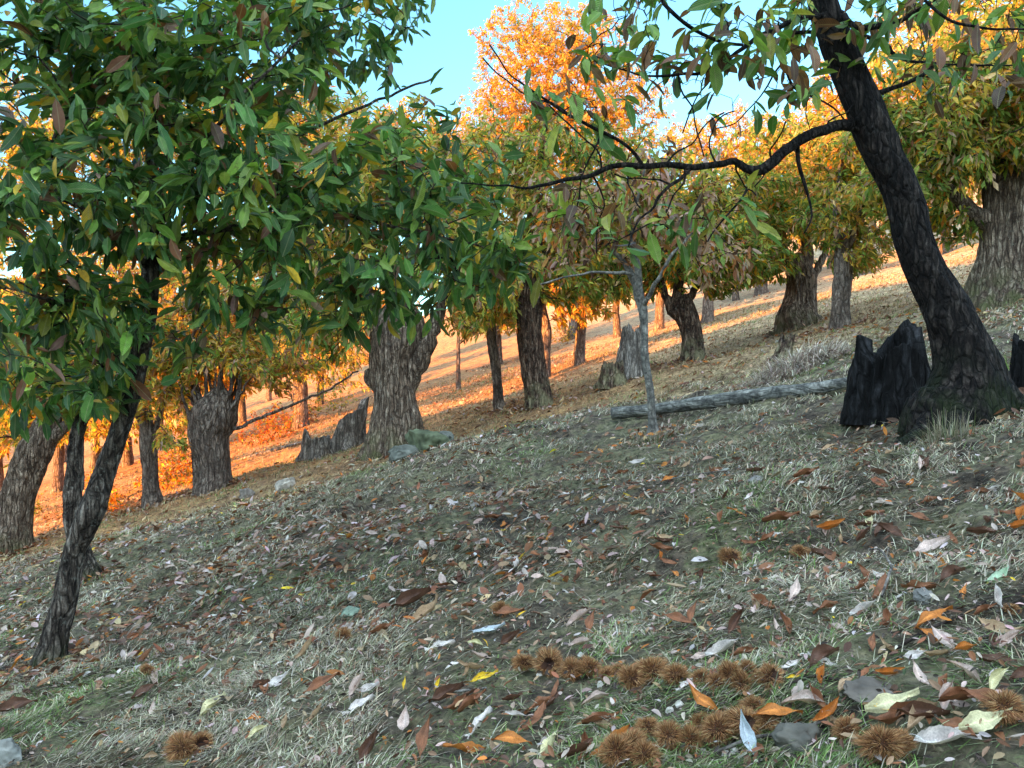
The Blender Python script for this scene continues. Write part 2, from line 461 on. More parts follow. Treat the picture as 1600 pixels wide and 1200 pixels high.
# ------------------------------------------------------------------ ground sheet
def build_ground():
    a1 = np.linspace(-40, 40, 640)                     # dense fan in front of the camera
    a2 = np.linspace(40, 320, 150)[1:-1]
    ang = np.radians(np.concatenate([a1, a2]))
    r = np.exp(np.linspace(math.log(.35), math.log(420), 560))
    A, R = np.meshgrid(ang, r)
    X = np.sin(A) * R; Y = np.cos(A) * R
    Z = H(X, Y)
    m, n = A.shape
    v = np.stack([X, Y, Z], -1).reshape(-1, 3)
    i = np.arange(m - 1)[:, None] * n; j = np.arange(n)[None]; k = (j + 1) % n
    q = np.stack([i + j, i + n + j, i + n + k, i + k], -1).reshape(-1, 4)
    v = np.vstack([v, [[0, 0, float(H(0, 0))]]])
    jj = np.arange(n)
    tri = np.stack([np.full(n, m * n), jj, (jj + 1) % n], -1)
    b = Buf(); b.add(v, [q, tri])
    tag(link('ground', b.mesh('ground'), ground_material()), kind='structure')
build_ground()

# ------------------------------------------------------------------ leaves
def leaf_template(st=(0, .12, .27, .42, .55, .68, .80, .91, 1), prof=(0.0, .42, .84, .95, 1.0, .84, .64, .28, 0.0)):
    a, s, f = [], [], []
    n = len(st); mid = []; L = []; R = []
    for k in range(n):
        mid.append(len(a)); a.append(st[k]); s.append(0)
    for k in range(1, n - 1):
        L.append(len(a)); a.append(st[k] + .02); s.append(prof[k])
    for k in range(1, n - 1):
        R.append(len(a)); a.append(st[k] + .02); s.append(-prof[k])
    for side, E in ((1, L), (-1, R)):
        def tri(x, y, z): f.append((x, y, z) if side > 0 else (x, z, y))
        tri(mid[0], mid[1], E[0])
        for k in range(1, n - 2):
            tri(mid[k], mid[k + 1], E[k]); tri(E[k - 1], E[k - 1], E[k]) if False else None
            tri(mid[k + 1], E[k], E[k - 1 + 1]) if False else None
            tri(mid[k], E[k], E[k - 1]); tri(mid[k], mid[k + 1], E[k])
        tri(mid[n - 2], mid[n - 1], E[n - 3])
    f = list(dict.fromkeys(f))
    return np.array(a, float), np.array(s, float), np.array(f)
T_NEAR = leaf_template()
T_NEAR = (T_NEAR[0] + np.where(np.abs(T_NEAR[1]) > .3, .015 * np.sin(np.arange(len(T_NEAR[0])) * 2.5), 0), T_NEAR[1] * (1 + .07 * np.sin(np.arange(len(T_NEAR[1])) * 3.1)), T_NEAR[2])
T_MID = leaf_template((0, .22, .55, .82, 1), (0, .75, 1, .6, 0))
T_FAR = (np.array([0, .5, .5, 1.0, .5]), np.array([0, 1., -1., 0, 0]), np.array([(0, 4, 1), (4, 3, 1), (0, 2, 4), (4, 2, 3)]))

def add_leaves(buf, T, base, d, nrm, L, Wd, col, bend, fold=.35):
    a, s, f = T
    n = len(base)
    d = unit(d); nrm = unit(nrm - d * np.sum(nrm * d, -1, keepdims=True))
    side = np.cross(nrm, d)
    L = np.asarray(L)[:, None, None]; Wd = np.asarray(Wd)[:, None, None]; bend = np.asarray(bend)[:, None, None]
    A = a[None, :, None]; S = s[None, :, None]
    v = base[:, None] + d[:, None] * L * A * (1 - .12 * np.abs(bend) * A) + side[:, None] * Wd * .5 * S \
        + nrm[:, None] * (L * bend * (-.55 * A * A) + Wd * .5 * fold * np.abs(S))
    K = len(a)
    faces = (f[None] + (np.arange(n) * K)[:, None, None]).reshape(-1, 3)
    c = np.repeat(col, K, axis=0)
    buf.add(v.reshape(-1, 3), faces, c, np.tile(np.stack([a * 15 - np.abs(s) * 3.2, np.abs(s)], -1), (n, 1)) if K > 8 else None)

def palette(n, pal, rng, base=None):
    """pal: list of (weight, rgb, jitter)"""
    w = np.array([p[0] for p in pal], float); w /= w.sum()
    k = rng.choice(len(pal), n, p=w)
    c = np.array([p[1] for p in pal])[k]
    j = rng.normal(0, .20, (n, 1)) + rng.normal(0, .06, (n, 3))
    return np.clip(c * np.exp(j), .004, .9)

G_DARK = lin(44, 74, 34); G_MID = lin(62, 100, 36); G_BR = lin(98, 136, 44); YG = lin(142, 150, 48); YE = lin(205, 170, 50)
OR = lin(206, 126, 44); BR = lin(124, 82, 52); DBR = lin(84, 58, 42); MAU = lin(156, 124, 112); PALE = lin(176, 170, 160); RED = lin(170, 84, 48)
PAL_NEAR = [(3.8, lin(64, 104, 54)), (4, lin(90, 134, 62)), (2.4, lin(132, 164, 72)), (.5, YG), (.3, YE), (.45, BR), (.2, MAU)]
PAL_R = [(4, lin(86, 128, 52)), (3, lin(118, 154, 62)), (1.6, lin(98, 70, 50)), (2, lin(136, 96, 64)), (1.0, lin(164, 168, 66))]
TAN = lin(196, 166, 130); UG = lin(124, 150, 70)
PAL_SAP = [(4.2, lin(186, 156, 142)), (2.4, lin(160, 112, 78)), (2.0, lin(164, 164, 80)), (1.6, UG), (.7, DBR), (.4, OR)]
PAL_OLIVE = [(3, UG), (2.0, lin(92, 124, 58)), (2.2, lin(160, 162, 84)), (.9, YE), (1.3, TAN), (.5, BR), (.5, OR)]
PAL_YEL = [(2.8, lin(168, 168, 84)), (2.4, lin(214, 184, 84)), (2.4, UG), (1.0, lin(206, 146, 76)), (1.6, TAN), (.5, lin(178, 148, 136)), (.4, BR)]
PAL_ORANGE = [(2.2, lin(146, 150, 66)), (4.0, lin(206, 172, 72)), (3.2, lin(204, 144, 60)), (.5, lin(170, 92, 56)), (.5, BR)]

# ------------------------------------------------------------------ growing a crown
def grow(nodes, rads_fixed, attr, step, rng, wander=.25, droop=0.0):
    """nodes: list of initial (pos) with parent; returns arrays pos,parent"""
    pos = [np.array(p) for p in nodes]; n0 = len(pos)
    par = [-1] * n0
    A = np.array(attr)
    base = np.array(pos)
    dist = np.min(np.linalg.norm(A[:, None] - base[None], axis=2), axis=1)
    order = np.argsort(dist)
    cap = 400000
    P_ = np.zeros((n0 + 8000, 3)); P_[:n0] = base; cnt = n0
    depth = np.zeros(len(P_)); tips = []
    for ai in order:
        a = A[ai]
        D = np.linalg.norm(P_[:cnt] - a, axis=1) + depth[:cnt] * .0
        k = int(np.argmin(D)); d = D[k]
        if d < step * .4: 
            continue
        m = max(2, int(math.ceil(d / step)))
        p0 = P_[k]; last = k
        off = rng.normal(0, 1, 3) * wander * d * .5; off[2] += .12 * d - droop * d
        if cnt + m >= len(P_):
            P_ = np.vstack([P_, np.zeros((8000, 3))]); depth = np.concatenate([depth, np.zeros(8000)])
        for i in range(1, m + 1):
            t = i / m
            q = p0 + (a - p0) * t + off * 4 * t * (1 - t) * .5 + rng.normal(0, .05 * step, 3)
            P_[cnt] = q; par.append(last); last = cnt; cnt += 1
        tips.append(last)
    return P_[:cnt].copy(), np.array(par), n0, tips

def skeleton_tubes(buf, pos, par, n0, tips, r0, sides=4, expo=2.4, rmax=1.0, minr=0.0):
    n = len(pos)
    acc = np.zeros(n)
    kids = [[] for _ in range(n)]
    for i in range(n0, n): kids[par[i]].append(i)
    for i in range(n - 1, n0 - 1, -1):
        if not kids[i]: acc[i] = r0 ** expo
        acc[par[i]] += acc[i]
    rad = np.minimum(np.maximum(acc, 1e-12) ** (1 / expo), rmax)
    # chains
    for i in range(n0, n):
        p = par[i]
        start = (p < n0) or (kids[p][0] != i)
        if not start: continue
        ch = [p, i]; c = i
        while kids[c]:
            c = kids[c][0]; ch.append(c)
        rr = rad[ch].copy(); rr[0] = rr[1]
        if rr.max() < minr: continue
        tube(buf, pos[ch], rr, sides)
    return rad, kids

def sprays(buf, T, pos, par, n0, tips, rng, per, L, Wr, pal, droop=.35, spread=.16, colscale=None, patch=None, hang=.3, bendr=(.1, .7)):
    tips = np.array(tips)
    n = len(tips) * per
    t = np.repeat(tips, per)
    pt = pos[t]; pp = pos[np.maximum(par[t], 0)]
    dr = unit(pt - pp)
    u = rng.random(n)
    base = pt - dr * (spread * 1.6 * u[:, None]) + rng.normal(0, spread * .25, (n, 3))
    rv = unit(rng.normal(0, 1, (n, 3)))
    sd = np.cross(dr, rv)
    d = dr * (.25 + .7 * (1 - u[:, None])) + sd * .8 + np.array([0, 0, -1]) * (droop + hang * rng.random((n, 1)))
    nr = np.array([0, 0, 1.0]) + rng.normal(0, .55, (n, 3))
    Ls = L * (1 + .28 * rng.normal(0, 1, n)).clip(.5, 1.6)
    col = palette(n, pal, rng)
    if patch is not None:
        # whole boughs turn before others
        g = noise(base[:, 0] * patch[0], base[:, 1] * patch[0], base[:, 2] * patch[0], patch[1])
        sel = (g + rng.normal(0, .25, n)) > patch[2]
        col[sel] = palette(int(sel.sum()), patch[3], rng)
    Wd = Ls * Wr * (1 + .12 * rng.normal(0, 1, n))
    add_leaves(buf, T, base, d, nr, Ls, Wd, col, rng.uniform(*bendr, n), fold=.30)

def blob_points(blobs, d, rng):
    out = []
    for (px, py, rx, ry, dd, rd, n) in blobs:
        v = unit(rng.normal(0, 1, (n, 3))) * (rng.random((n, 1)) ** (1 / 2.2))
        # uneven outline
        v *= (1 + .22 * noise(v[:, 0] * 2.3, v[:, 1] * 2.3, v[:, 2] * 2.3, int(abs(px)) % 97))[:, None]
        c = P(px, py, d + dd)
        s = (d + dd) / F
        out.append(c + v * np.array([rx * s, rd, ry * s]))
    return np.vstack(out)

def make_tree(name, label, cat, group, base, pts, limbs=(), blobs=(), T=T_FAR, per=12, L=.15, Wr=.30, pal=PAL_OLIVE, patch=None,
              mat=None, leafmat=None, seed=1, step=.30, r0=.006, sides=4, lump=.12, furrow=.06, roots=.25, na=60, nt=40, twigmat=None,
              d=None, rtwig=.05, droop=.2, wander=.25, spread=.16, trunkname='trunk', gdroop=0.0, minr=0.0, from_top=.45, hang=.3, extra_limb_sides=12, nmul=1.0, leafy=1.0):
    rng = np.random.default_rng(seed)
    if d is None: d = hit(*base)
    B = P(base[0], base[1], d)
    B[2] = float(H(B[0], B[1]))
    root = empty(name, B, label, cat, group)
    wk = 1.0 if d > 9 else .86
    s = lambda w, dd: w * .5 * wk * (d + dd) / F
    tp = [np.append(P(p[0], p[1], d + (p[3] if len(p) > 3 else 0)), s(p[2], p[3] if len(p) > 3 else 0)) for p in pts]
    first = tp[0].copy(); first[2] -= .30 * max(1, first[3] * 2); first[3] *= 1.08
    tp = np.array([first] + tp)
    b = Buf()
    bark_tube(b, tp, na, nt, seed, lump, furrow, roots)
    link(trunkname, b.mesh(trunkname, origin=B), mat, root)
    c = catmull(tp, 40)
    nodes = list(c[int(40 * from_top):, :3])
    for li, lp in enumerate(limbs):
        q = np.array([np.append(P(p[0], p[1], d + (p[3] if len(p) > 3 else 0)), s(p[2], p[3] if len(p) > 3 else 0)) for p in lp])
        b = Buf()
        ln = np.sum(np.linalg.norm(np.diff(q[:, :3], axis=0), axis=1))
        # little crooks along the limb
        cc = catmull(q, max(6, int(ln / .07)))
        cc[1:-1, :3] += rng.normal(0, .004 * d / 4, (len(cc) - 2, 3))
        bark_tube(b, cc, max(10, int(ln / .03)) if d < 9 else max(10, int(ln / .1)), extra_limb_sides, seed + li, lump * .8, furrow, 0)
        link('limb', b.mesh('limb', origin=B), mat if lp[0][2] > 6 or d > 9 else (twigmat or mat), root)
        nodes += list(catmull(q, max(5, int(ln / .12)))[1:, :3])
    if blobs:
        blobs = [tuple(q[:6]) + (int(q[6] * nmul),) for q in blobs]
        A = blob_points(blobs, d, rng)
        pos, par, n0, tips = grow(nodes, None, A, step, rng, wander, gdroop)
        b = Buf()
        skeleton_tubes(b, pos, par if len(par) == len(pos) else par, n0, tips, r0, sides, rmax=rtwig, minr=minr)
        link('branches', b.mesh('branches', origin=B), twigmat or mat, root)
        b = Buf()
        ltips = [q for q in tips if rng.random() < leafy]
        sprays(b, T, pos, par, n0, ltips, rng, per, L, Wr, pal, patch=patch, spread=spread, droop=droop, hang=hang)
        link('crown', b.mesh('crown', smooth=False, origin=B), leafmat or M_leaf_far, root)
    return root, d, B

#==NEAR TREES==
GN = 'young chestnut trees close to the camera'
make_tree('chestnut_tree', 'slim leaning young chestnut with dense dark green crown and scarred trunk', 'tree', GN, (82, 1040),
    [(76, 1045, 72), (86, 1000, 54), (102, 930, 47), (118, 860, 44), (142, 800, 50, -.05), (164, 740, 42), (184, 680, 38), (204, 620, 38), (220, 550, 36), (232, 480, 35), (236, 420, 33), (236, 360, 30), (232, 300, 27), (240, 200, 22), (225, 100, 16), (215, 0, 12), (200, -120, 8)],
    limbs=[[(236, 390, 22), (280, 372, 16, -.1), (330, 362, 14, -.15), (400, 350, 12, -.2), (470, 342, 11, -.2), (520, 332, 9, -.25), (600, 350, 7, -.3), (700, 372, 5, -.35), (800, 400, 3, -.4)],
           [(234, 330, 20), (262, 250, 16, .2), (272, 180, 15, .25), (266, 128, 14, .25), (258, 90, 13, .25), (240, 40, 11, .25), (222, 0, 9, .25), (190, -90, 6, .2)],
           [(266, 135, 10, .25), (280, 95, 8, .25), (320, 40, 6, .3), (370, 0, 5, .35), (420, -60, 4, .4)],
           [(232, 420, 14), (180, 360, 11, -.3), (120, 320, 9, -.6), (50, 300, 6, -.9), (-60, 280, 4, -1.1)],
           [(228, 500, 10), (160, 470, 8, -.3), (90, 470, 6, -.6), (10, 450, 4, -.8)],
           [(236, 400, 14), (330, 300, 10, .5), (430, 230, 8, .8), (560, 170, 6, 1.0), (680, 120, 4, 1.1)],
           [(236, 380, 12), (300, 250, 9, -.5), (380, 150, 7, -.8), (470, 60, 5, -.9)],
           [(200, 620, 7), (150, 560, 5, -.3), (95, 490, 4, -.5), (30, 440, 3, -.7)]],
    blobs=[(90, 70, 190, 150, -.6, .9, 140), (330, 70, 220, 150, -.2, 1.0, 150), (90, 330, 170, 150, -.6, .8, 85), (300, 300, 170, 150, -.4, .9, 85), (470, 300, 170, 130, -.3, .8, 70),
           (660, 280, 150, 130, -.2, .7, 58), (760, 400, 100, 60, -.4, .4, 24), (540, 40, 130, 90, .4, .8, 62), (80, 520, 130, 130, -.5, .6, 45), (240, 500, 110, 80, -.3, .5, 22), (430, 470, 140, 60, -.3, .5, 26), (610, 450, 130, 60, -.3, .5, 28),
           (110, -120, 300, 120, 0, 1.2, 60), (450, -100, 200, 90, .3, 1.0, 30), (-150, 250, 130, 300, -.3, .9, 60), (190, 610, 70, 50, -.2, .3, 6), (90, 620, 60, 50, -.3, .3, 8)],
    T=T_NEAR, per=10, nmul=1.12, L=.116, Wr=.33, pal=PAL_NEAR, patch=(1.3, 33, .62, [(3, G_BR), (2, YG), (1, BR)]), mat=M_bark_near, leafmat=M_leaf, twigmat=M_bark_twig, seed=21, step=.10, r0=.0022,
    sides=5, lump=.10, furrow=.06, roots=.22, na=260, nt=72, rtwig=.02, spread=.13, from_top=.5, droop=.02, hang=.4)

_r = np.random.default_rng(12)
FINE = []
for _x, _y, _z, _up in ((1290, 203, -.03, 1), (1240, 226, -.13, -1), (1205, 250, -.17, 1), (1150, 258, -.2, -1), (1120, 258, -.22, 1), (1070, 260, -.26, -1), (1040, 258, -.28, 1), (985, 260, -.33, -1), (940, 266, -.37, 1), (925, 272, -.38, -1), (880, 283, -.42, -1), (940, 207, -.38, -1), (890, 180, -.4, 1), (1050, 290, -.3, 1), (1350, 150, .1, -1), (1120, 107, -.3, -1), (1225, 95, .2, -1), (1060, 118, -.35, -1)):
    _l = _r.uniform(70, 150); _a = _r.uniform(-.9, .5); _p = [(_x, _y, 4.5, _z)]
    for _k in range(1, 6):
        _a += _r.normal(0, .35)
        _x += math.sin(_a) * _l / 5 - 4; _y -= _up * abs(math.cos(_a)) * _l / 5; _z += _r.normal(0, .04)
        _p.append((_x, _y, 4.5 * (1 - .16 * _k), _z))
    FINE.append(_p)
R_ROOT, R_D, R_B = make_tree('chestnut_tree', 'dark leaning chestnut with flared mossy foot beside the black stump and sparse drooping leaves', 'tree', GN, (1500, 668),
    [(1500, 672, 216), (1508, 635, 196), (1513, 600, 158), (1503, 545, 116), (1474, 475, 88), (1441, 410, 75), (1408, 300, 73), (1380, 240, 73), (1358, 190, 72), (1322, 100, 64), (1294, 30, 60), (1276, -30, 56), (1255, -100, 52), (1225, -200, 46), (1200, -340, 36)],
    limbs=[[(1360, 205, 40), (1325, 197, 24), (1272, 208, 21, -.1), (1225, 235, 21, -.15), (1192, 262, 22, -.2), (1168, 264, 17, -.2), (1145, 254, 14, -.2), (1090, 261, 13, -.25), (1030, 258, 12, -.3), (965, 261, 11, -.35), (910, 277, 9, -.4), (850, 288, 7, -.45), (790, 292, 4, -.5), (720, 286, 3, -.55)],
           [(1004, 258, 8, -.32), (985, 232, 7, -.35), (940, 207, 7, -.38), (890, 180, 6, -.4), (845, 150, 5, -.45), (800, 118, 3, -.5), (765, 70, 2, -.5)],
           [(1080, 262, 8, -.25), (1050, 290, 7, -.3), (1030, 310, 6, -.3), (1000, 345, 4, -.35), (982, 385, 3, -.4)],
           [(1246, 225, 9, -.12), (1250, 262, 8, -.1), (1262, 300, 6, -.1), (1270, 335, 4, -.1), (1256, 365, 2.5, -.1)],
           [(1310, 28, 14), (1262, 28, 11, -.1), (1215, 42, 10, -.2), (1170, 68, 9, -.25), (1120, 105, 7, -.3), (1060, 118, 6, -.35), (1000, 115, 4, -.4), (930, 95, 3, -.45)],
           [(1315, 60, 12), (1270, 50, 8, .1), (1222, 56, 7, .2), (1225, 95, 6, .2), (1240, 135, 5, .2), (1290, 160, 4, .15), (1320, 188, 3, .1)],
           [(1300, 20, 26), (1325, 32, 15, -.1), (1345, 42, 12, -.15), (1390, 38, 11, -.2), (1425, 22, 9, -.25), (1460, 0, 7, -.3), (1520, -30, 5, -.3)],
           [(1325, 60, 14), (1350, 58, 9, .15), (1385, 68, 8, .2), (1405, 90, 7, .25), (1450, 97, 5, .3), (1520, 102, 4, .35), (1600, 100, 3, .4)],
           [(1355, 145, 20), (1375, 145, 11, .1), (1410, 132, 9, .15), (1440, 118, 8, .2), (1462, 98, 5, .25)],
           [(1445, 0, 6, -.5), (1480, 30, 6, -.5), (1540, 44, 5, -.5), (1610, 46, 4, -.5)],
           [(1180, 262, 7, -.2), (1165, 300, 5, -.22), (1140, 330, 4, -.25), (1110, 370, 3, -.28), (1098, 400, 2, -.3)],
           [(1020, -60, 10, -.6), (1035, 0, 8, -.6), (1058, 28, 8, -.58), (1110, 60, 7, -.5), (1160, 70, 6, -.4)]] + FINE,
    blobs=[(960, 60, 120, 55, -.5, .5, 12), (1110, 60, 110, 60, -.4, .5, 18), (1190, 120, 110, 70, -.2, .5, 14), (1240, 20, 80, 40, -.2, .4, 8), (1440, 40, 140, 60, -.2, .5, 20), (1530, 100, 100, 80, .1, .5, 15),
           (1060, 340, 140, 90, -.35, .4, 14), (920, 160, 90, 60, -.45, .4, 10), (900, 330, 100, 60, -.45, .3, 8), (1280, 120, 70, 60, .2, .4, 8), (1200, -90, 260, 60, 0, .8, 18), (1540, -40, 160, 50, -.2, .8, 14), (1000, -40, 120, 40, -.5, .4, 10)],
    T=T_NEAR, per=4, L=.118, Wr=.34, pal=PAL_R, mat=M_bark_black, leafmat=M_leaf, twigmat=M_bark_black, nmul=3.0, leafy=.42, seed=33, step=.09, r0=.0016,
    sides=5, lump=.10, furrow=.05, roots=.20, na=280, nt=96, rtwig=.012, spread=.10, from_top=.65, droop=.12, hang=.6, wander=.5)

make_tree('sapling', 'thin pale grey sapling before the fallen log, crown of dry mauve brown leaves', 'tree', GN, (1018, 680),
    [(1021, 682, 26), (1019, 655, 17), (1016, 610, 15), (1008, 560, 15), (1007, 515, 14), (1004, 480, 19), (999, 462, 16)],
    limbs=[[(1003, 478, 18), (988, 432, 15, .05), (972, 408, 11, .1), (950, 385, 8, .1), (915, 360, 6, .1), (880, 335, 4, .1)],
           [(1001, 468, 17), (996, 420, 14, -.05), (990, 385, 12, -.1), (985, 350, 9, -.1), (1000, 300, 6, -.1), (1010, 250, 4, -.1)],
           [(1004, 480, 10), (1026, 440, 8, -.2), (1050, 400, 6, -.3), (1085, 360, 4, -.3)],
           [(985, 430, 8), (960, 425, 6, -.2), (900, 430, 4, -.3), (840, 445, 3, -.4)]],
    blobs=[(890, 330, 90, 70, 0, .5, 62), (990, 310, 90, 70, 0, .6, 70), (1080, 350, 90, 70, 0, .5, 48), (1130, 410, 60, 40, 0, .4, 18), (880, 410, 70, 30, 0, .4, 16), (1040, 250, 80, 40, 0, .4, 24), (1010, 380, 80, 30, 0, .4, 12)],
    T=T_MID, per=9, nmul=1.45, L=.088, Wr=.32, pal=PAL_SAP, mat=M_bark_pale, leafmat=M_leaf_far, twigmat=M_bark_twig, seed=41, step=.13, r0=.0025, sides=4, lump=.07, furrow=.02, roots=.3,
    na=110, nt=32, rtwig=.012, spread=.10, droop=.5)

def root_part(pts, seed):
    q = np.array([[(px - 800) / F * (R_D + dd), R_D + dd, float(H((px - 800) / F * (R_D + dd), R_D + dd)) + up, r] for (px, dd, up, r) in pts])
    b = Buf(); bark_tube(b, q, 60, 28, seed, .14, .06, 0)
    link('root', b.mesh('root', origin=R_B), M_bark_black, R_ROOT)
root_part([(1470, -.05, .16, .09), (1440, -.16, .05, .065), (1412, -.26, .01, .045), (1385, -.34, -.04, .03)], 5)
root_part([(1505, -.10, .14, .10), (1496, -.24, .04, .07), (1480, -.36, .0, .045), (1470, -.46, -.04, .03)], 6)
root_part([(1560, -.05, .16, .10), (1590, -.12, .05, .07), (1618, -.2, .01, .045), (1640, -.28, -.04, .03)], 7)
#==OLD TREES==
GO = 'old pollarded chestnut trees across the slope'
def old(label, base, pts, limbs, blobs, pal, seed, mat, patch=None, **k):
    kw = dict(T=T_FAR, per=24, nmul=1.7, L=.16, Wr=.30, na=190, nt=130, step=.32, r0=.006, rtwig=.07, lump=.19, furrow=.075, roots=.30, spread=.17)
    kw.update(k)
    return make_tree('chestnut_tree', label, 'tree', GO, base, pts, limbs, blobs, pal=pal, seed=seed, mat=mat, patch=patch, twigmat=M_bark_twig if mat is not M_bark_far else M_bark_far, **kw)

_r = np.random.default_rng(66)
SHOOTS = []
for _k in range(22):
    _x = _r.uniform(306, 368); _a = (_x - 338) / 32 * .8 + _r.normal(0, .25); _l = _r.uniform(28, 75); _z = _r.uniform(-.3, .3)
    SHOOTS.append([(_x, 640 + _r.uniform(-8, 12), _r.uniform(7, 13), _z * .6), (_x + math.sin(_a) * _l * .5, 635 - math.cos(_a) * _l * .5, 5, _z), (_x + math.sin(_a * .8) * _l, 635 - math.cos(_a * .8) * _l, 3, _z)])
PO = [(3, OR), (2, YE), (1, RED)]
old('stout chestnut with ribbed grey trunk, burls and flared foot beside the mossy rocks', (615, 702),
    [(618, 704, 118), (618, 670, 98), (616, 630, 82), (612, 590, 80), (612, 560, 88), (620, 530, 100), (622, 505, 90), (618, 480, 60)],
    [[(626, 612, 44), (648, 572, 46), (668, 535, 34), (680, 505, 24), (700, 460, 16), (720, 400, 10)], [(592, 540, 34), (585, 500, 30), (578, 460, 20), (560, 400, 12)], [(620, 520, 40), (625, 470, 30), (640, 410, 18), (640, 340, 12)],
     [(590, 600, 30), (580, 592, 26), (576, 580, 16)]],
    [(470, 400, 150, 130, .5, 1.8, 190), (620, 330, 170, 150, .5, 1.8, 230), (740, 420, 100, 100, 0, 1.2, 90), (560, 240, 170, 90, .8, 1.6, 120), (500, 520, 80, 50, -.3, .9, 34)],
    PAL_YEL, 51, M_bark_old, patch=(.6, 8, .1, PAL_OLIVE), roots=.35)
old('upright dark trunked chestnut just right of the thin orange lit one', (842, 636),
    [(842, 637, 50), (838, 600, 44), (832, 560, 42), (826, 510, 44), (828, 470, 50), (828, 440, 52), (830, 400, 40), (835, 330, 24)],
    [[(826, 460, 26), (800, 430, 20), (770, 380, 14), (740, 320, 9)], [(832, 440, 26), (860, 390, 18), (890, 320, 12), (920, 240, 8)], [(830, 400, 24), (835, 320, 18), (845, 240, 10), (860, 150, 6)]],
    [(800, 380, 130, 90, 0, 1.6, 150), (900, 300, 150, 110, .3, 1.8, 210), (800, 260, 120, 90, .3, 1.6, 130), (900, 420, 110, 60, .2, 1.2, 80), (780, 470, 80, 40, 0, 1.0, 40)],
    PAL_OLIVE, 52, M_bark_brown, patch=(.5, 9, .0, PAL_YEL), roots=.15, lump=.1)
old('slender trunk with orange lit upper side between the stout tree and dark upright one', (778, 640),
    [(780, 642, 24), (778, 610, 20), (775, 580, 19), (771, 550, 20), (768, 525, 18), (770, 480, 12)],
    [[(769, 530, 12), (755, 490, 9), (740, 450, 6)]],
    [(760, 470, 70, 50, 0, 1.0, 50), (730, 500, 40, 30, 0, .6, 20)], PAL_YEL, 53, M_bark_far, roots=.12)
old('short leaning brown trunk, wider at the top, with pale lichened foot', (1082, 565),
    [(1082, 566, 46), (1082, 545, 40), (1080, 520, 38), (1072, 495, 42), (1062, 478, 48), (1056, 470, 44)],
    [[(1048, 482, 18), (1038, 455, 13), (1030, 420, 9), (1010, 370, 7)], [(1058, 474, 26), (1062, 440, 16), (1070, 400, 10), (1085, 330, 6)], [(1072, 476, 18), (1095, 440, 10), (1120, 400, 7)]],
    [(1060, 400, 90, 60, 0, 1.8, 130), (1130, 390, 90, 70, .3, 1.8, 140), (1040, 320, 120, 80, .5, 1.8, 150), (1160, 310, 90, 60, .5, 1.6, 90), (960, 430, 80, 40, 0, 1.2, 50)],
    PAL_OLIVE, 54, M_bark_brown, patch=(.5, 10, .45, PAL_YEL), roots=.25, lump=.14)
old('broad chestnut trunk on a dark gnarled mound of roots, left of the pale lichened one', (1252, 512),
    [(1252, 514, 92), (1248, 495, 78), (1250, 475, 62), (1252, 455, 56), (1253, 440, 56), (1250, 425, 50), (1246, 400, 36)],
    [[(1240, 430, 26), (1225, 390, 18), (1200, 330, 12), (1180, 260, 8)], [(1258, 430, 28), (1262, 380, 20), (1250, 310, 14), (1245, 240, 9)], [(1268, 440, 18), (1290, 390, 12), (1300, 330, 8)]],
    [(1210, 340, 110, 80, 0, 2.0, 200), (1280, 290, 110, 80, .3, 2.0, 190), (1190, 410, 70, 40, -.2, 1.2, 60), (1230, 240, 120, 60, .5, 1.8, 130)],
    PAL_OLIVE, 55, M_bark_old, patch=(.6, 11, .0, PAL_YEL), roots=.55, lump=.2)
old('straight chestnut trunk, whitish lichened below and dark above, under bright yellow leaves', (1314, 514),
    [(1314, 516, 40), (1314, 490, 35), (1315, 460, 33), (1317, 430, 33), (1317, 400, 30), (1318, 360, 22)],
    [[(1316, 410, 16), (1330, 370, 12), (1350, 310, 8)], [(1317, 400, 16), (1305, 350, 12), (1310, 280, 8)]],
    [(1340, 330, 90, 70, 0, 1.8, 150), (1400, 250, 100, 80, .3, 1.8, 150), (1320, 230, 100, 60, .5, 1.8, 110), (1350, 400, 50, 25, 0, .9, 30)],
    PAL_YEL, 56, M_bark_far, patch=(.6, 12, .2, PAL_OLIVE), roots=.18)
old('massive fluted trunk on a swollen rootstock, cut off by the upper right edge', (1575, 462),
    [(1575, 466, 150), (1572, 440, 120), (1572, 410, 96), (1574, 370, 84), (1576, 330, 82), (1580, 290, 92), (1584, 265, 96), (1586, 250, 70)],
    [[(1550, 350, 40), (1525, 335, 34), (1500, 312, 26), (1478, 290, 20), (1462, 260, 14), (1440, 200, 9)], [(1580, 280, 60), (1560, 220, 40), (1550, 150, 24), (1540, 60, 14)], [(1590, 280, 60), (1640, 200, 40), (1680, 100, 24)]],
    [(1480, 180, 130, 100, 0, 2.0, 240), (1590, 150, 130, 100, -.3, 2.0, 260), (1440, 270, 90, 70, .3, 1.5, 110), (1530, 70, 150, 60, .4, 1.8, 150), (1610, 240, 80, 30, -.6, .8, 50), (1680, 200, 120, 120, 0, 1.8, 90), (1500, 350, 60, 30, .3, .8, 20)],
    PAL_YEL, 57, M_bark_old, patch=(.5, 13, -.05, PAL_OLIVE), roots=.4, lump=.18, L=.15)
old('dark leaning chestnut trunk rising from orange litter at the left edge', (18, 862),
    [(18, 864, 74), (20, 820, 62), (28, 770, 58), (42, 730, 60), (58, 700, 58), (72, 670, 46), (84, 640, 34)],
    [[(66, 690, 26), (95, 672, 22), (120, 640, 14), (140, 590, 9)], [(70, 680, 26), (60, 620, 18), (40, 560, 12)]],
    [(60, 560, 110, 70, 0, 1.2, 80), (-20, 640, 70, 80, 0, 1.0, 40), (140, 600, 60, 50, .5, 1.0, 30)],
    PAL_OLIVE, 58, M_bark_old, patch=(.6, 14, .2, PAL_YEL), roots=.2)
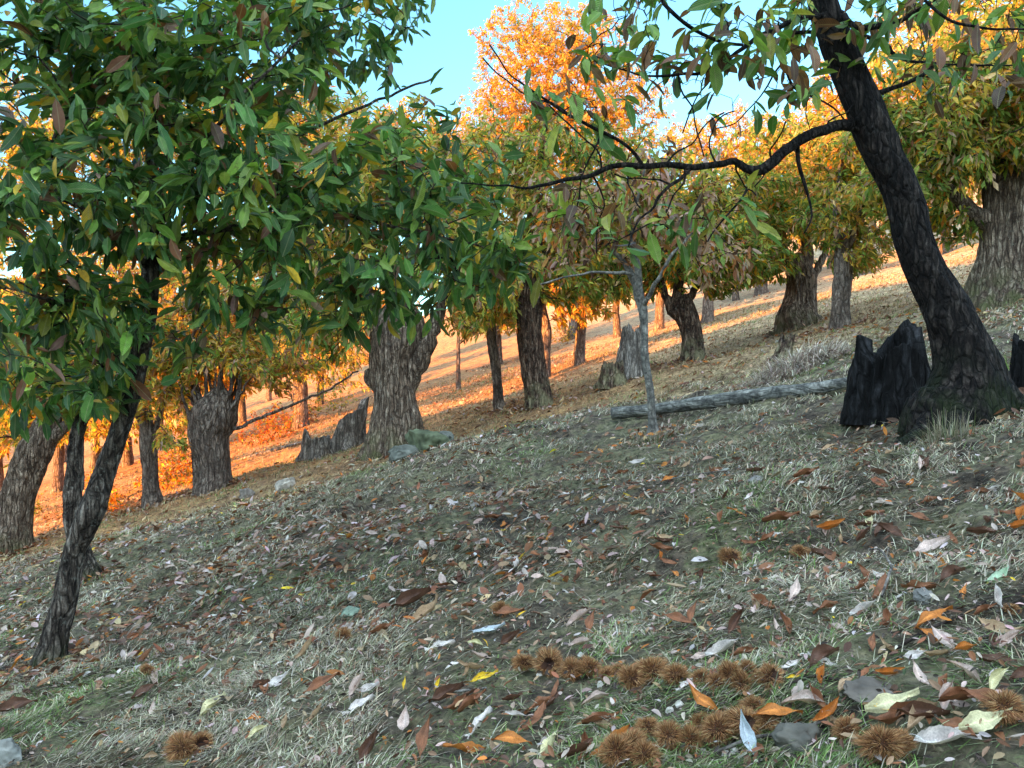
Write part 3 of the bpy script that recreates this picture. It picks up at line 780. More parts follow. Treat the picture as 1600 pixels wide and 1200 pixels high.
old('narrow blackish trunk with torn bark just behind the scarred leaning tree', (138, 905),
    [(140, 908, 56), (128, 870, 44), (116, 830, 40), (114, 780, 40), (116, 730, 36), (118, 690, 32), (122, 650, 22), (128, 590, 14)],
    [[(118, 700, 14), (135, 660, 10), (150, 610, 7)]], [(130, 600, 70, 50, 0, .8, 30), (120, 500, 80, 50, 0, .8, 30)], PAL_OLIVE, 59, M_bark_near, roots=.3, lump=.2)
old('thin brown chestnut trunk standing before the reddish thicket, left of the spiky headed pollard', (238, 790),
    [(240, 792, 40), (237, 765, 32), (234, 735, 31), (232, 705, 32), (230, 680, 28), (228, 640, 18)],
    [[(230, 690, 14), (215, 650, 10), (200, 600, 7)], [(231, 690, 14), (250, 650, 10), (265, 600, 7)]],
    [(220, 600, 90, 60, 0, 1.2, 70), (240, 520, 110, 60, .3, 1.4, 80), (270, 690, 30, 15, -.5, .4, 8)], PAL_YEL, 60, M_bark_far, roots=.15)
old('squat fluted pollard with spiky grey shoots and one long bare branch reaching right', (332, 768),
    [(332, 770, 68), (332, 740, 60), (330, 710, 60), (328, 680, 68), (334, 655, 80), (338, 638, 74), (342, 622, 52), (344, 606, 22)],
    [[(355, 672, 14), (372, 668, 7), (400, 655, 6), (440, 640, 5), (480, 622, 4.5), (515, 608, 4), (560, 580, 3)],
     [(365, 650, 14), (372, 615, 9), (378, 580, 6)], [(312, 650, 12), (305, 610, 7), (300, 575, 4)], [(325, 645, 10), (322, 600, 6), (318, 560, 4)],
     ] + SHOOTS + [[(340, 640, 10), (345, 600, 6), (352, 560, 4)], [(352, 645, 10), (360, 605, 6), (362, 560, 4)], [(300, 660, 10), (288, 630, 6), (280, 600, 4)]],
    [(330, 560, 110, 50, .2, 1.4, 70), (420, 560, 90, 60, .5, 1.4, 70), (330, 480, 130, 70, .8, 1.6, 110), (240, 420, 130, 90, 1.0, 1.6, 100)], PAL_YEL, 61, M_bark_far, patch=(.6, 15, .3, [(2, MAU), (1, BR)]), roots=.12, lump=.12, minr=0)

# ------------------------------------------------------------------ far chestnuts filling the slope behind
GF = 'distant chestnut trees on the slope behind'
def far_tree(label, base, trunkw, trunkh, crown, pal, seed, patch=None, per=22, L=.17, d=None, lean=0):
    bx, by = base
    top = by - trunkh
    pts = [(bx, by + 2, trunkw * 1.25), (bx + lean * .3, by - trunkh * .4, trunkw), (bx + lean, top, trunkw * .9), (bx + lean * 1.5, top - trunkh * .6, trunkw * .6), (bx + lean * 2, top - trunkh * 1.2, trunkw * .35)]
    return make_tree('chestnut_tree', label, 'tree', GF, base, pts, (), crown, T=T_FAR, per=per, L=L, Wr=.30, pal=pal, patch=patch, mat=M_bark_far, seed=seed,
                     step=.45, r0=.008, rtwig=.12, roots=.2, na=36, nt=28, spread=.24, twigmat=M_bark_far, d=d, from_top=.5, nmul=1.8)

far_tree('tall chestnut with glowing orange crown topping the others against the blue sky', (900, 528), 26, 60,
    [(880, 150, 140, 115, 0, 2.4, 680), (800, 190, 90, 80, 0, 2.0, 220), (960, 180, 110, 100, 0, 2.0, 280), (860, 60, 130, 60, 0, 1.7, 300), (880, 270, 160, 60, 0, 2, 260), (740, 240, 80, 60, 0, 2, 120)], PAL_ORANGE, 71, patch=(.4, 31, .35, PAL_YEL), L=.20)
far_tree('orange topped chestnut crown just right of the open patch of sky', (1190, 460), 22, 24,
    [(1180, 240, 120, 75, 0, 2.2, 330), (1300, 200, 120, 50, 0, 2.0, 170), (1080, 230, 60, 50, 0, 1.6, 70)], PAL_ORANGE, 72, patch=(.5, 3, .2, PAL_YEL), L=.20)
far_tree('broad yellow crown filling the top right behind the leaning trunk', (1352, 428), 18, 26,
    [(1330, 140, 80, 60, 0, 1.8, 110), (1400, 150, 130, 80, 0, 2.2, 260), (1530, 110, 130, 90, 0, 2.2, 230), (1470, 40, 120, 40, 0, 2, 100), (1620, 60, 100, 80, 0, 2, 100)], PAL_YEL, 73, patch=(.5, 4, .25, PAL_ORANGE), L=.20)
far_tree('golden crown glowing low behind the branch of the dark green tree', (716, 610), 8, 60,
    [(640, 270, 150, 100, 0, 2.4, 340), (740, 300, 100, 80, 0, 2, 120), (560, 230, 120, 60, 0, 2, 130), (700, 220, 90, 40, 0, 1.8, 50)], PAL_ORANGE, 74, patch=(.5, 5, .1, PAL_YEL), L=.20)
far_tree('yellow green crown beyond the stout trunk toward the valley', (470, 668), 26, 60,
    [(450, 300, 160, 120, 0, 2.6, 340), (420, 450, 170, 90, 0, 2.2, 240), (520, 560, 110, 50, 0, 1.8, 90), (350, 250, 130, 80, 0, 2, 110)], PAL_YEL, 75, patch=(.5, 6, .3, PAL_ORANGE), L=.19)
far_tree('pale yellow crown low at the left, behind the leaning trunks', (150, 795), 24, 60,
    [(120, 560, 170, 100, 0, 2.6, 230), (40, 450, 160, 100, 0, 2.4, 150), (230, 640, 120, 60, 0, 2.0, 110), (10, 650, 90, 90, 0, 1.8, 70)], PAL_YEL, 76, patch=(.5, 7, .3, PAL_OLIVE), L=.18)
far_tree('far chestnut closing the view at the left edge behind dark leaves', (40, 790), 20, 60,
    [(60, 240, 200, 140, 0, 2.8, 480), (250, 200, 200, 120, 0, 2.6, 430), (430, 190, 130, 80, 0, 2.4, 240), (-60, 500, 120, 120, 0, 2.4, 70), (150, 420, 200, 90, 0, 2.4, 220)], PAL_OLIVE, 77, patch=(.5, 2, .1, PAL_YEL), L=.2)
# bare far trunks with small crowns, built once and copied
def far_group():
    rng = np.random.default_rng(5)
    protos = []
    spots = [(905, 505, 26), (850, 535, 25), (1105, 470, 30), (1030, 500, 34), (965, 520, 36), (1420, 405, 34), (1440, 398, 40), (300, 690, 30), (380, 650, 40), (200, 720, 34), (90, 760, 30), (1480, 380, 36), (780, 560, 38), (1150, 450, 40), (500, 620, 42), (0, 780, 36), (1300, 415, 44), (250, 690, 44), (1560, 350, 40), (880, 520, 46), (100, 730, 48), (1250, 420, 50), (600, 600, 50), (1000, 490, 52), (1380, 395, 52), (420, 630, 54)]
    FM = [(615, 600, 'the stout ribbed trunk'), (842, 560, 'the upright dark trunk'), (778, 580, 'the thin orange lit trunk'), (1082, 510, 'the short brown leaning trunk'), (1252, 450, 'the gnarled mound trunk'), (1314, 450, 'the whitish lichened trunk'), (1560, 380, 'the massive fluted trunk'), (332, 700, 'the spiky pollard'), (238, 740, 'the thin brown trunk'), (30, 780, 'the left edge trunk'), (984, 540, 'the tall orange lit stump'), (538, 660, 'the cone stump'), (1440, 430, 'the big leaning trunk')]
    used = set()
    def fl(px, py, dd):
        w = 'small distant chestnut' if dd > 36 else 'distant chestnut'
        for q in sorted(FM, key=lambda q: abs(q[0] - px) + abs(q[1] - py)):
            l = '%s seen %s and beyond %s' % (w, 'right of' if px > q[0] else 'left of', q[2])
            if l not in used: used.add(l); return l
        return w
    for i, (px, py, dd) in enumerate(spots):
        x = (px - 800) / F * dd; y = dd; z = float(H(x, y))
        lab = fl(px, py, dd)
        if i < 3:
            s = 600 + (-z) / dd * F
            r, d_, B_ = make_tree('chestnut_tree', lab, 'tree', GF, (px, s), [(px, s, 24), (px + 2, s - 40, 18), (px + 4, s - 75, 17), (px - 3, s - 120, 12), (px, s - 180, 7)], (),
                [(px, s - 190, 90, 70, 0, 2.0, 120), (px + 40, s - 130, 70, 50, 0, 1.8, 70), (px - 50, s - 150, 70, 60, 0, 1.8, 80)], T=T_FAR, per=20, nmul=2.0, L=.22, pal=[PAL_YEL, PAL_ORANGE, PAL_OLIVE][i],
                patch=(.4, 20 + i, .2, [PAL_ORANGE, PAL_YEL, PAL_YEL][i]), mat=M_bark_far, seed=80 + i, step=.5, r0=.01, rtwig=.12, na=30, nt=24, d=dd, twigmat=M_bark_far, from_top=.5)
            protos.append(r)
            continue
        src = protos[i % 3]
        o = src.copy(); COL.objects.link(o)
        o['label'] = lab; o.location = (x, y, z - .1); o.rotation_euler = (0, 0, rng.uniform(0, 6.28)); sc = rng.uniform(.9, 1.25); o.scale = (sc, sc, sc)
        for ch in [c for c in bpy.data.objects if c.parent == src]:
            c = ch.copy(); COL.objects.link(c); c.parent = o
far_group()
#==END TREES==
#==STUMPS LOG ROCKS==
def stump(name, label, cat, px, py, wpx, hpx, mat, seed, jag=.5, hollow=.7, d=None, tilt=(0, 0), lowside=0.0, roots=.35, peaks=None, group=None, nt=110, na=46, squash=1.0):
    d = d or hit(px, py)
    B = P(px, py, d); B[2] = float(H(B[0], B[1]))
    R = wpx * .5 * d / F; Hh = hpx * d / F
    th = np.arange(nt) * 2 * math.pi / nt
    hh = .74 + jag * fbm(np.cos(th) * 1.2, np.sin(th) * 1.2, 0 * th, seed, 2) * .35 + jag * .16 * noise(th * 5, th * 0, 0, seed + 1) + jag * .12 * noise(th * 17, th * 0, 0, seed + 2)
    if peaks:
        for (a, w, h) in peaks:
            dlt = np.angle(np.exp(1j * (th - math.radians(a))))
            hh = hh + h * np.exp(-(dlt / w) ** 2)
    hh = np.clip(hh, .12, 1.25) * Hh
    t = np.linspace(-.12, 1, na)
    T, S = np.meshgrid(th, t)
    rr = R * (1 - .18 * np.clip(S, 0, 1)) * (1 + .13 * fbm(np.cos(T) * 1.5, np.sin(T) * 1.5, S * 1.5, seed + 4) + .10 * (1 - np.abs(noise(np.cos(T) * 5, np.sin(T) * 5, S * 1.2, seed + 5)) * 2))
    rr = rr * (1 + roots * np.exp(-np.clip(S, 0, 1) * 4.5) * (.5 + .6 * np.cos(T * 5 + seed)))
    Z = np.where(S < 0, S * Hh, S * hh[None])
    X = np.cos(T) * rr + tilt[0] * Z; Y = np.sin(T) * rr * squash + tilt[1] * Z
    outer = np.stack([X, Y, Z], -1)
    ti = np.linspace(1, .05, 16)
    Ti, Si = np.meshgrid(th, ti)
    ri = rr[-1][None] * (hollow + .0 * Si) * (.72 + .28 * Si) * (1 + .12 * noise(np.cos(Ti) * 4, np.sin(Ti) * 4, Si * 3, seed + 9))
    ri[0] = rr[-1] * .93
    Zi = Si * hh[None] * (1 if True else 0)
    inner = np.stack([np.cos(Ti) * ri + tilt[0] * Zi, np.sin(Ti) * ri * squash + tilt[1] * Zi, Zi], -1)
    v = np.concatenate([outer, inner]); m = len(v)
    i = np.arange(m - 1)[:, None] * nt; j = np.arange(nt)[None]; k = (j + 1) % nt
    q = np.stack([i + j, i + k, i + nt + k, i + nt + j], -1).reshape(-1, 4)
    vv = v.reshape(-1, 3)
    last = (m - 1) * nt
    vv = np.vstack([vv, [[0, 0, .03]]])
    tri = np.stack([last + np.arange(nt), last + (np.arange(nt) + 1) % nt, np.full(nt, m * nt)], -1)
    b = Buf(); b.add(vv, [q, tri], (.5, .5, .5))
    o = link(name, b.mesh(name), mat); o.location = B
    return tag(o, label, cat, group)

stump('broken_stump', 'charred black hollow stump with jagged rim, in front of the fallen log end', 'stump', 1390, 648, 124, 128, M_char, 3, jag=.26, hollow=.6,
      peaks=[(184, .13, .26), (10, .7, .40), (60, .5, .25), (160, .25, -.08), (212, .2, -.06), (270, .6, .02)], roots=.12)
stump('broken_stump', 'dark stump sliver just showing at the right edge beside the leaning trunk', 'stump', 1612, 600, 60, 90, M_char, 8, jag=.4, roots=.3)
stump('broken_stump', 'tall broken stump lit orange on its upper side, past the thin sapling', 'stump', 982, 592, 40, 100, M_dead, 4, jag=.3, hollow=.7, peaks=[(10, .8, .3)], tilt=(.12, 0), roots=.3)
stump('broken_stump', 'low crumbling dark brown stump at the foot of the orange lit broken one', 'stump', 957, 603, 40, 42, M_bark_brown, 5, jag=.6, roots=.4)
stump('broken_stump', 'pale leaning cone shaped stump lit orange, left of the stout ribbed trunk', 'stump', 540, 700, 46, 70, M_dead, 6, jag=.15, hollow=.4, peaks=[(10, 1.2, .4), (180, .9, -.3)], tilt=(.22, 0), roots=.6)
stump('broken_stump', 'rotten hollow stump with a black split, at the left foot of the pale cone stump', 'stump', 496, 715, 44, 42, M_dead, 7, jag=.35, hollow=.75, peaks=[(200, .5, .3)], roots=.5)
stump('broken_stump', 'small brown snag standing in the tangled brush pile', 'stump', 1222, 560, 26, 40, M_bark_brown, 9, jag=.6, tilt=(.3, 0), roots=.4)

def pipe_obj(name, label, cat, pts, mat, seed, lump=.08, furrow=.05, na=120, nt=32, group=None, sink=.3, endcap=True):
    q = []
    for (px, py, w) in pts:
        d = hit(px, py)
        p = P(px, py, d); r = w * .5 * d / F
        q.append([p[0], p[1], float(H0(p[0], p[1])) + r * (1 - sink), r])
    q = np.array(q)
    b = Buf()
    bark_tube(b, q, na, nt, seed, lump, furrow, 0, fk=2)
    # close the butt end
    n0 = nt
    b.add(q[0, :3] + 0 * b.v[0][:nt], [np.zeros((0, 3), int)]) if False else None
    cen = q[0, :3]
    ring = b.v[0][:nt]
    b.add(np.vstack([ring, cen]), [np.stack([(np.arange(nt) + 1) % nt, np.arange(nt), np.full(nt, nt)], -1)], (.5, .5, .5))
    B = q[0, :3].copy()
    o = link(name, b.mesh(name, origin=B), mat); o.location = B
    return tag(o, label, cat, group)

M_log = bark_mat('log_bark', tuple(lin(70, 70, 68)), tuple(lin(122, 122, 116)), tuple(lin(168, 166, 158)), stretch=(.25, 1, 1), scale=16, bump=.7, lichen=.3, bdist=.012)
def log_obj():
    r1 = .062
    ends = [(956, 640, 1.0), (1040, 634, .95), (1120, 622, 1.12), (1200, 612, 1.1), (1270, 603, .95), (1330, 598, .75)]
    q = []
    for k, (px, py, w) in enumerate(ends):
        d = 7.9 - .42 * k / 5 * 2
        x = (px - 800) / F * d
        q.append([x, d, float(H0(x, d)) + .05, r1 * w])
    q = np.array(q); q[:, 2] = np.linspace(q[0, 2], q[-1, 2], 6) + np.array([0, .0, .01, 0.012, 0, 0]) + .02
    b = Buf(); bark_tube(b, q, 200, 40, 77, .08, .05, 0, fk=2)
    ring = b.v[0][:40]
    b.add(np.vstack([ring, q[0, :3]]), [np.stack([(np.arange(40) + 1) % 40, np.arange(40), np.full(40, 40)], -1)])
    o = link('fallen_log', b.mesh('fallen_log', origin=q[0, :3]), M_log); o.location = q[0, :3]
    tag(o, 'long grey barkless log lying across the slope behind the thin sapling', 'log')
log_obj()

ICO = None
def rock(name, label, px, py, w, h, seed, col, cat='rock', flat=1.0, group=None, mat=None, rough=.35):
    d = hit(px, py)
    B = P(px, py, d); B[2] = float(H(B[0], B[1]))
    import bmesh
    bm = bmesh.new(); bmesh.ops.create_icosphere(bm, subdivisions=5, radius=1)
    v = np.array([x.co[:] for x in bm.verts]); f = np.array([[q.index for q in x.verts] for x in bm.faces]); bm.free()
    n = fbm(v[:, 0] * 1.4, v[:, 1] * 1.4, v[:, 2] * 1.4, seed, 4)
    v0 = v.copy()
    v = v * (1 + rough * n)[:, None]
    # facets: flatten against a few random planes
    rg = np.random.default_rng(seed)
    for _ in range(9):
        a = unit(rg.normal(0, 1, 3)); lim = rg.uniform(.62, .85)
        k = v @ a; ex = np.maximum(k - lim, 0); v = v - a * (ex * .85)[:, None]
    v = v + .03 * fbm(v[:, 0] * 7, v[:, 1] * 7, v[:, 2] * 7, seed + 5, 3)[:, None] * v
    s = d / F
    v = v + .06 * (noise(v0[:, 0] * 5, v0[:, 1] * 5, v0[:, 2] * 5, seed + 11))[:, None] * v0
    v = v * np.array([w * .5 * s, w * .42 * s, h * .80 * s * flat])
    ca = np.asarray(col)[None] * (1 + .35 * fbm(v[:, 0] * 30, v[:, 1] * 30, v[:, 2] * 30, seed + 8, 2))[:, None]
    mz = (v[:, 2] < h * .2 * s)[:, None]
    b = Buf(); b.add(v, f, np.clip(ca, .01, .8))
    o = link(name, b.mesh(name), mat or M_rock); o.location = B + np.array([0, 0, h * .12 * s])
    return tag(o, label, cat, group)
GR = lin(96, 98, 90); GRM = lin(84, 90, 68)
rock('rock', 'largest mossy grey rock heaped at the right foot of the stout ribbed trunk', 668, 703, 74, 40, 1, GRM)
rock('rock', 'smaller mossy stone low in front of the heap by the stout trunk', 635, 716, 52, 26, 2, GR)
rock('rock', 'pale rounded stone at the right end of the mossy heap', 695, 694, 40, 26, 3, GR)
rock('rock', 'pale squarish stone on the crest beside a fallen leaf, right of its dark neighbour', 444, 762, 36, 16, 4, lin(150, 142, 130))
rock('rock', 'small dark edged stone on the crest, left of the pale squarish one', 386, 778, 26, 16, 5, lin(120, 112, 104))
rock('rock', 'greenish grey stone half sunk in the turf among brown leaves', 548, 962, 34, 18, 6, lin(112, 128, 112))
rock('rock', 'flat layered grey stone in bare soil right of the burrs', 1365, 1092, 92, 26, 7, lin(104, 96, 88))
rock('rock', 'smooth grey stone wedged behind the pale leaf among the nearest burrs', 1250, 1168, 90, 34, 8, lin(92, 88, 80))
rock('rock', 'small grey stone in the grass just above the bare soil', 1447, 940, 34, 22, 9, lin(112, 110, 106))
rock('rock', 'pale stone poking from the turf in the bottom left corner', 6, 1190, 60, 40, 10, lin(128, 128, 122))
rock('rock', 'small pale stone in front of the low brown stump', 1180, 752, 26, 10, 11, lin(120, 116, 112))
pipe_obj('dead_branch', 'short weathered dead limb jutting from a hole in the turf below the black stump', 'dead branch', [(1160, 752, 34), (1180, 744, 30), (1205, 736, 18), (1228, 730, 8)], M_dead, 12, lump=.2, na=40)
pipe_obj('dead_branch', 'thin pale branch on the ground left of the cone shaped stump', 'dead branch', [(365, 722, 5), (400, 712, 6), (440, 702, 6), (480, 690, 4)], M_dead, 13, na=40, nt=10)

def twig(label, pts, r, seed, lift=.012, mat=M_bark_twig):
    q = []
    for k, (px, py) in enumerate(pts):
        d = hit(px, py); p = P(px, py, d)
        q.append([p[0], p[1], float(H(p[0], p[1])) + lift + .012 * (k % 2), r * (1 - .6 * k / len(pts))])
    q = np.array(q); b = Buf(); bark_tube(b, q, 50, 8, seed, .1, .02, 0)
    o = link('twig', b.mesh('twig', origin=q[0, :3]), mat); o.location = q[0, :3]
    tag(o, label, 'twig')
twig('pale curved twig standing up from the grass above the bare soil', [(1378, 950), (1390, 918), (1392, 900), (1375, 880), (1358, 872)], .004, 3, .03, M_dead)
twig('long thin dark twig running up across bare soil at lower right', [(1400, 1022), (1450, 1000), (1500, 972), (1540, 955)], .005, 4)
twig('straight pale straw twig lying by the bottom burrs', [(1120, 1190), (1180, 1178), (1240, 1162), (1290, 1150)], .0025, 5, .02, M_dead)
twig('grey twig lying left of the burr row', [(640, 1120), (700, 1100), (760, 1085)], .003, 6, .015, M_dead)
twig('short bent twig in the grass near the bottom left', [(300, 1125), (330, 1108), (352, 1100)], .003, 7, .015, M_dead)
twig('fine twig on the turf left of the flat stone', [(1220, 1085), (1265, 1075), (1310, 1072)], .003, 8, .012)
twig('thin grey stick lying down slope beneath the black stump', [(1020, 760), (1080, 752), (1130, 742)], .004, 9, .02, M_dead)

#==BURRS==
def burr_mesh(seed, opened=False):
    rg = np.random.default_rng(seed)
    b = Buf()
    R = .019
    import bmesh
    bm = bmesh.new(); bmesh.ops.create_icosphere(bm, subdivisions=3, radius=R)
    v = np.array([x.co[:] for x in bm.verts]); f = np.array([[q.index for q in x.verts] for x in bm.faces]); bm.free()
    ax = unit(np.array([rg.uniform(-.4, .4), -.8, .35]))
    dt = unit(v) @ ax
    if opened:
        ins = dt > .70
        v[ins] *= .25
        sel = dt < .72
    v = v * np.array([1, 1, .9])
    cc = np.tile(lin(70, 44, 28), (len(v), 1))
    if opened: cc[ins] = lin(40, 24, 18)
    b.add(v, f, cc)
    n = 1700
    u = unit(rg.normal(0, 1, (n, 3)))
    if opened: u = u[(u @ ax) < .74]
    n = len(u)
    # spines gather in tufts
    tuft = unit(rg.normal(0, 1, (60, 3)))
    k = np.argmax(u @ tuft.T, 1)
    dirn = unit(u * .7 + tuft[k] * .6 + rg.normal(0, .18, (n, 3)))
    base = u * R * .93
    Ln = rg.uniform(.008, .017, n)
    side = unit(np.cross(dirn, rg.normal(0, 1, (n, 3)))) * .0005
    w2 = unit(np.cross(dirn, side)) * .0005
    tip = base + dirn * Ln[:, None]
    vv = np.stack([base + side, base - side * .5 + w2, base - side * .5 - w2, tip], 1).reshape(-1, 3)
    o = (np.arange(n) * 4)[:, None, None]
    ff = (np.array([(0, 1, 3), (1, 2, 3), (2, 0, 3)])[None] + o).reshape(-1, 3)
    c0 = palette(n, [(3, lin(158, 114, 74)), (2.4, lin(118, 80, 50)), (1.2, lin(188, 152, 108))], rg)
    b.add(vv, ff, np.repeat(c0, 4, axis=0))
    q = np.concatenate(b.v); dq = unit(q)
    q = q * (1 + .28 * noise(dq[:, 0] * 1.6, dq[:, 1] * 1.6, dq[:, 2] * 1.6, seed + 40))[:, None]
    b.v = [q]
    return b.mesh('chestnut_burr', smooth=False)
BURRS = [burr_mesh(1), burr_mesh(2), burr_mesh(3), burr_mesh(4, True), burr_mesh(5, True), burr_mesh(6), burr_mesh(7), burr_mesh(8), burr_mesh(9, True)]
GB = 'spiny brown chestnut burrs on the ground'
burrs = [
 (818, 1046, 34, 0, 'leftmost burr of the long row, against a pale leaf'), (858, 1050, 42, 3, 'second burr of the long row, dark and gaping'),
 (893, 1056, 34, 1, 'flattened golden burr third in the long row'), (922, 1054, 36, 2, 'golden burr in the left half of the long row, grass growing before it'),
 (948, 1064, 34, 0, 'brown burr just left of the two tall ones in the row'), (966, 1058, 30, 1, 'small burr tucked behind its neighbours left of the tallest one'),
 (988, 1076, 42, 2, 'dark greenish burr touching the left side of the tallest burr'), (1021, 1066, 52, 0, 'tallest round burr in the middle of the long row'),
 (1057, 1068, 40, 1, 'lighter round burr touching the right side of the tallest'), (1096, 1066, 26, 2, 'small burr alone in the gap of the long row'),
 (1120, 1075, 28, 0, 'dull small burr low in the gap before the right clump'), (1142, 1068, 38, 1, 'upper left burr of the clump at the right end of the row'),
 (1168, 1060, 36, 2, 'topmost burr of the clump at the right end of the row'), (1160, 1082, 40, 3, 'pale split burr at the base of the right end clump'), (1204, 1073, 42, 4, 'last burr of the row, open beside a brown leaf scrap'),
 (1178, 1118, 40, 1, 'burr sitting highest in the second heap below the long row'), (1166, 1150, 50, 3, 'open burr with a dark round mouth in the second heap'), (1200, 1140, 38, 2, 'burr against the orange leaf in the second heap'),
 (1014, 1150, 40, 0, 'lone round burr at the upper left of the second heap'), (1046, 1166, 44, 2, 'brown burr between the lone round one and its paler neighbour'), (1080, 1172, 42, 1, 'burr above the small white nut in the second heap'),
 (1124, 1162, 58, 2, 'widest flattened burr in the middle of the second heap'), (1096, 1140, 36, 0, 'burr behind the widest flattened one'), (988, 1180, 46, 0, 'burr over the long orange leaf at the heap left side'),
 (965, 1196, 52, 1, 'pale burr at the bottom edge under the long orange leaf'), (1008, 1196, 46, 2, 'burr at the bottom edge in front of the heap'),
 (1325, 1156, 42, 1, 'small burr between brown leaves right of the grey stone'), (1382, 1192, 66, 2, 'big grey brown burr at the bottom edge lower right'), (1410, 1176, 40, 0, 'burr tip behind the big bottom edge one'),
 (1575, 1126, 56, 1, 'burr among brown leaves at the right edge'), (284, 1186, 46, 2, 'burr at the bottom edge in the left half'), (310, 1176, 40, 4, 'opened burr touching the left half bottom edge one'),
 (1143, 882, 36, 3, 'far burr with a curled pale leaf leaning on it'), (1252, 870, 28, 0, 'far small burr right of the one with the curled leaf'), (536, 1000, 24, 1, 'lone small burr in the middle left turf'),
 (783, 960, 28, 2, 'lone burr beside a brown leaf above the long row'), (228, 1052, 20, 0, 'small dull burr near the leaning tree foot'), (1585, 958, 24, 0, 'burr almost hidden at the right edge above the bare soil')]
rg = np.random.default_rng(77)
for (px, py, w, kind, lab) in burrs:
    d = hit(px, py + 6)
    p = P(px, py, d)
    o = link('chestnut_burr', BURRS[kind if kind > 2 else int(rg.choice([0, 1, 2, 5, 6, 7]))], M_burr)
    s = w * d / F / .051 * rg.uniform(.95, 1.1)
    o.location = (p[0], d + .01, float(H(p[0], d)) + .022 * s)
    o.scale = (s * rg.uniform(.9, 1.1), s, s * rg.uniform(.62, 1.0))
    o.rotation_euler = (rg.uniform(-.4, .4), rg.uniform(-.4, .4), rg.uniform(-.7, .7) if kind > 2 else rg.uniform(0, 6))
    tag(o, lab + ' of spiny husks' if False else lab, 'burr', GB)

#==FALLEN LEAVES==
def curled_leaf(seed, pal_c, curl, roll, nl=13, nw=8):
    rg = np.random.default_rng(seed)
    t = np.linspace(0, 1, nl); s = np.linspace(-1, 1, nw + 1)
    Tt, Ss = np.meshgrid(t, s, indexing='ij')
    prof = np.sin(np.pi * np.clip(Tt, 0, 1) ** .85) ** .75
    ser = 1 + .05 * np.where(np.arange(nl) % 2 == 0, 1, -1)[:, None]
    w = .16 * prof * ser * (1 + .12 * noise(Tt * 4, Ss * 0 + np.sign(Ss), 0, seed + 2))
    x = Tt.copy(); y = Ss * w
    z = .10 * np.abs(Ss) * prof * roll + .012 * np.cos(Tt * 60) * np.abs(Ss) * prof + curl * .75 * (Tt - .5) ** 2 + .09 * noise(Tt * 3, Ss * 2, seed * 1.0, seed) + .03 * noise(Tt * 8, Ss * 4, 0, seed + 1)
    # roll one edge over
    a = roll * Ss * 1.3 * prof
    y2 = w * np.sin(a) / np.maximum(np.abs(roll) * 1.3, .2) * 1.0 if roll else y
    z = z + (1 - np.cos(a)) * w * .9
    b0 = rg.uniform(-.12, .12)
    y2 = y2 + b0 * np.sin(np.pi * Tt)
    v = np.stack([x - .5, y2, z], -1).reshape(-1, 3)
    n1 = nw + 1
    i = np.arange(nl - 1)[:, None] * n1; j = np.arange(nw)[None]
    q = np.stack([i + j, i + n1 + j, i + n1 + j + 1, i + j + 1], -1).reshape(-1, 4)
    base = np.asarray(pal_c)
    k = 1 + .25 * noise(Tt * 5, Ss * 3, 0, seed + 4) + .10 * np.cos(Tt * 60)
    k = np.where(np.abs(Ss) < .1, k * 1.35, k)
    c = np.clip(base[None, None] * k[..., None], .01, .85).reshape(-1, 3)
    b = Buf(); b.add(v, q, c)
    # petiole
    tube(b, np.array([[-.5, b0 * 0, z[0, nw // 2]], [-.56, .01, z[0, nw // 2] + .01], [-.63, .0, z[0, nw // 2] + .03]]), [.006, .005, .004], 4, tuple(base * .8))
    return b.mesh('fallen_leaf')
LC = {'russet': lin(132, 86, 60), 'orange': lin(176, 108, 48), 'brown': lin(98, 68, 54), 'pale': lin(206, 196, 194), 'lilac': lin(190, 168, 160), 'tan': lin(168, 140, 112), 'yellow': lin(222, 184, 50), 'mint': lin(182, 204, 180), 'blue': lin(176, 186, 196), 'cream': lin(206, 198, 158)}
LM = {}
for ci, (cn, cc) in enumerate(LC.items()):
    LM[cn] = [curled_leaf(100 + ci * 10 + k, cc * rg.uniform(.9, 1.1), [.5, .9, .2][k], [.5, 1.1, .9][k]) for k in range(3)]
GL = 'fallen chestnut leaves on the near slope'
def place_leaf(px, py, wpx, ang, color, var, label, group=GL, tilt=None, lift=.0, d=None):
    d = d or hit(px, py)
    x = (px - 800) / F * d; e = .05
    nx = -(float(H0(x + e, d)) - float(H0(x - e, d))) / (2 * e); ny = -(float(H0(x, d + e)) - float(H0(x, d - e))) / (2 * e)
    o = link('fallen_leaf', LM[color][var], M_leaf_dry)
    s = wpx * d / F
    n = Vector((nx, ny, 1)).normalized()
    if tilt: n = (n + Vector((0, -tilt, 0)) + Vector((rg.normal() * .2, 0, 0))).normalized()
    from mathutils import Quaternion, Matrix
    q = Vector((0, 0, 1)).rotation_difference(n) @ Quaternion((0, 0, 1), math.radians(ang))
    o.rotation_mode = 'QUATERNION'; o.rotation_quaternion = q
    o.scale = (s, s * rg.uniform(.9, 1.15), s)
    xs = np.array([x, x + .3 * s, x - .3 * s, x, x]); ys = np.array([d, d, d, d + .3 * s, d - .3 * s])
    zz = float(np.mean(H(xs, ys)))
    o.location = (x, d, zz + .012 + lift + (.25 * s * (tilt or 0)))
    tag(o, label, 'leaf', group)
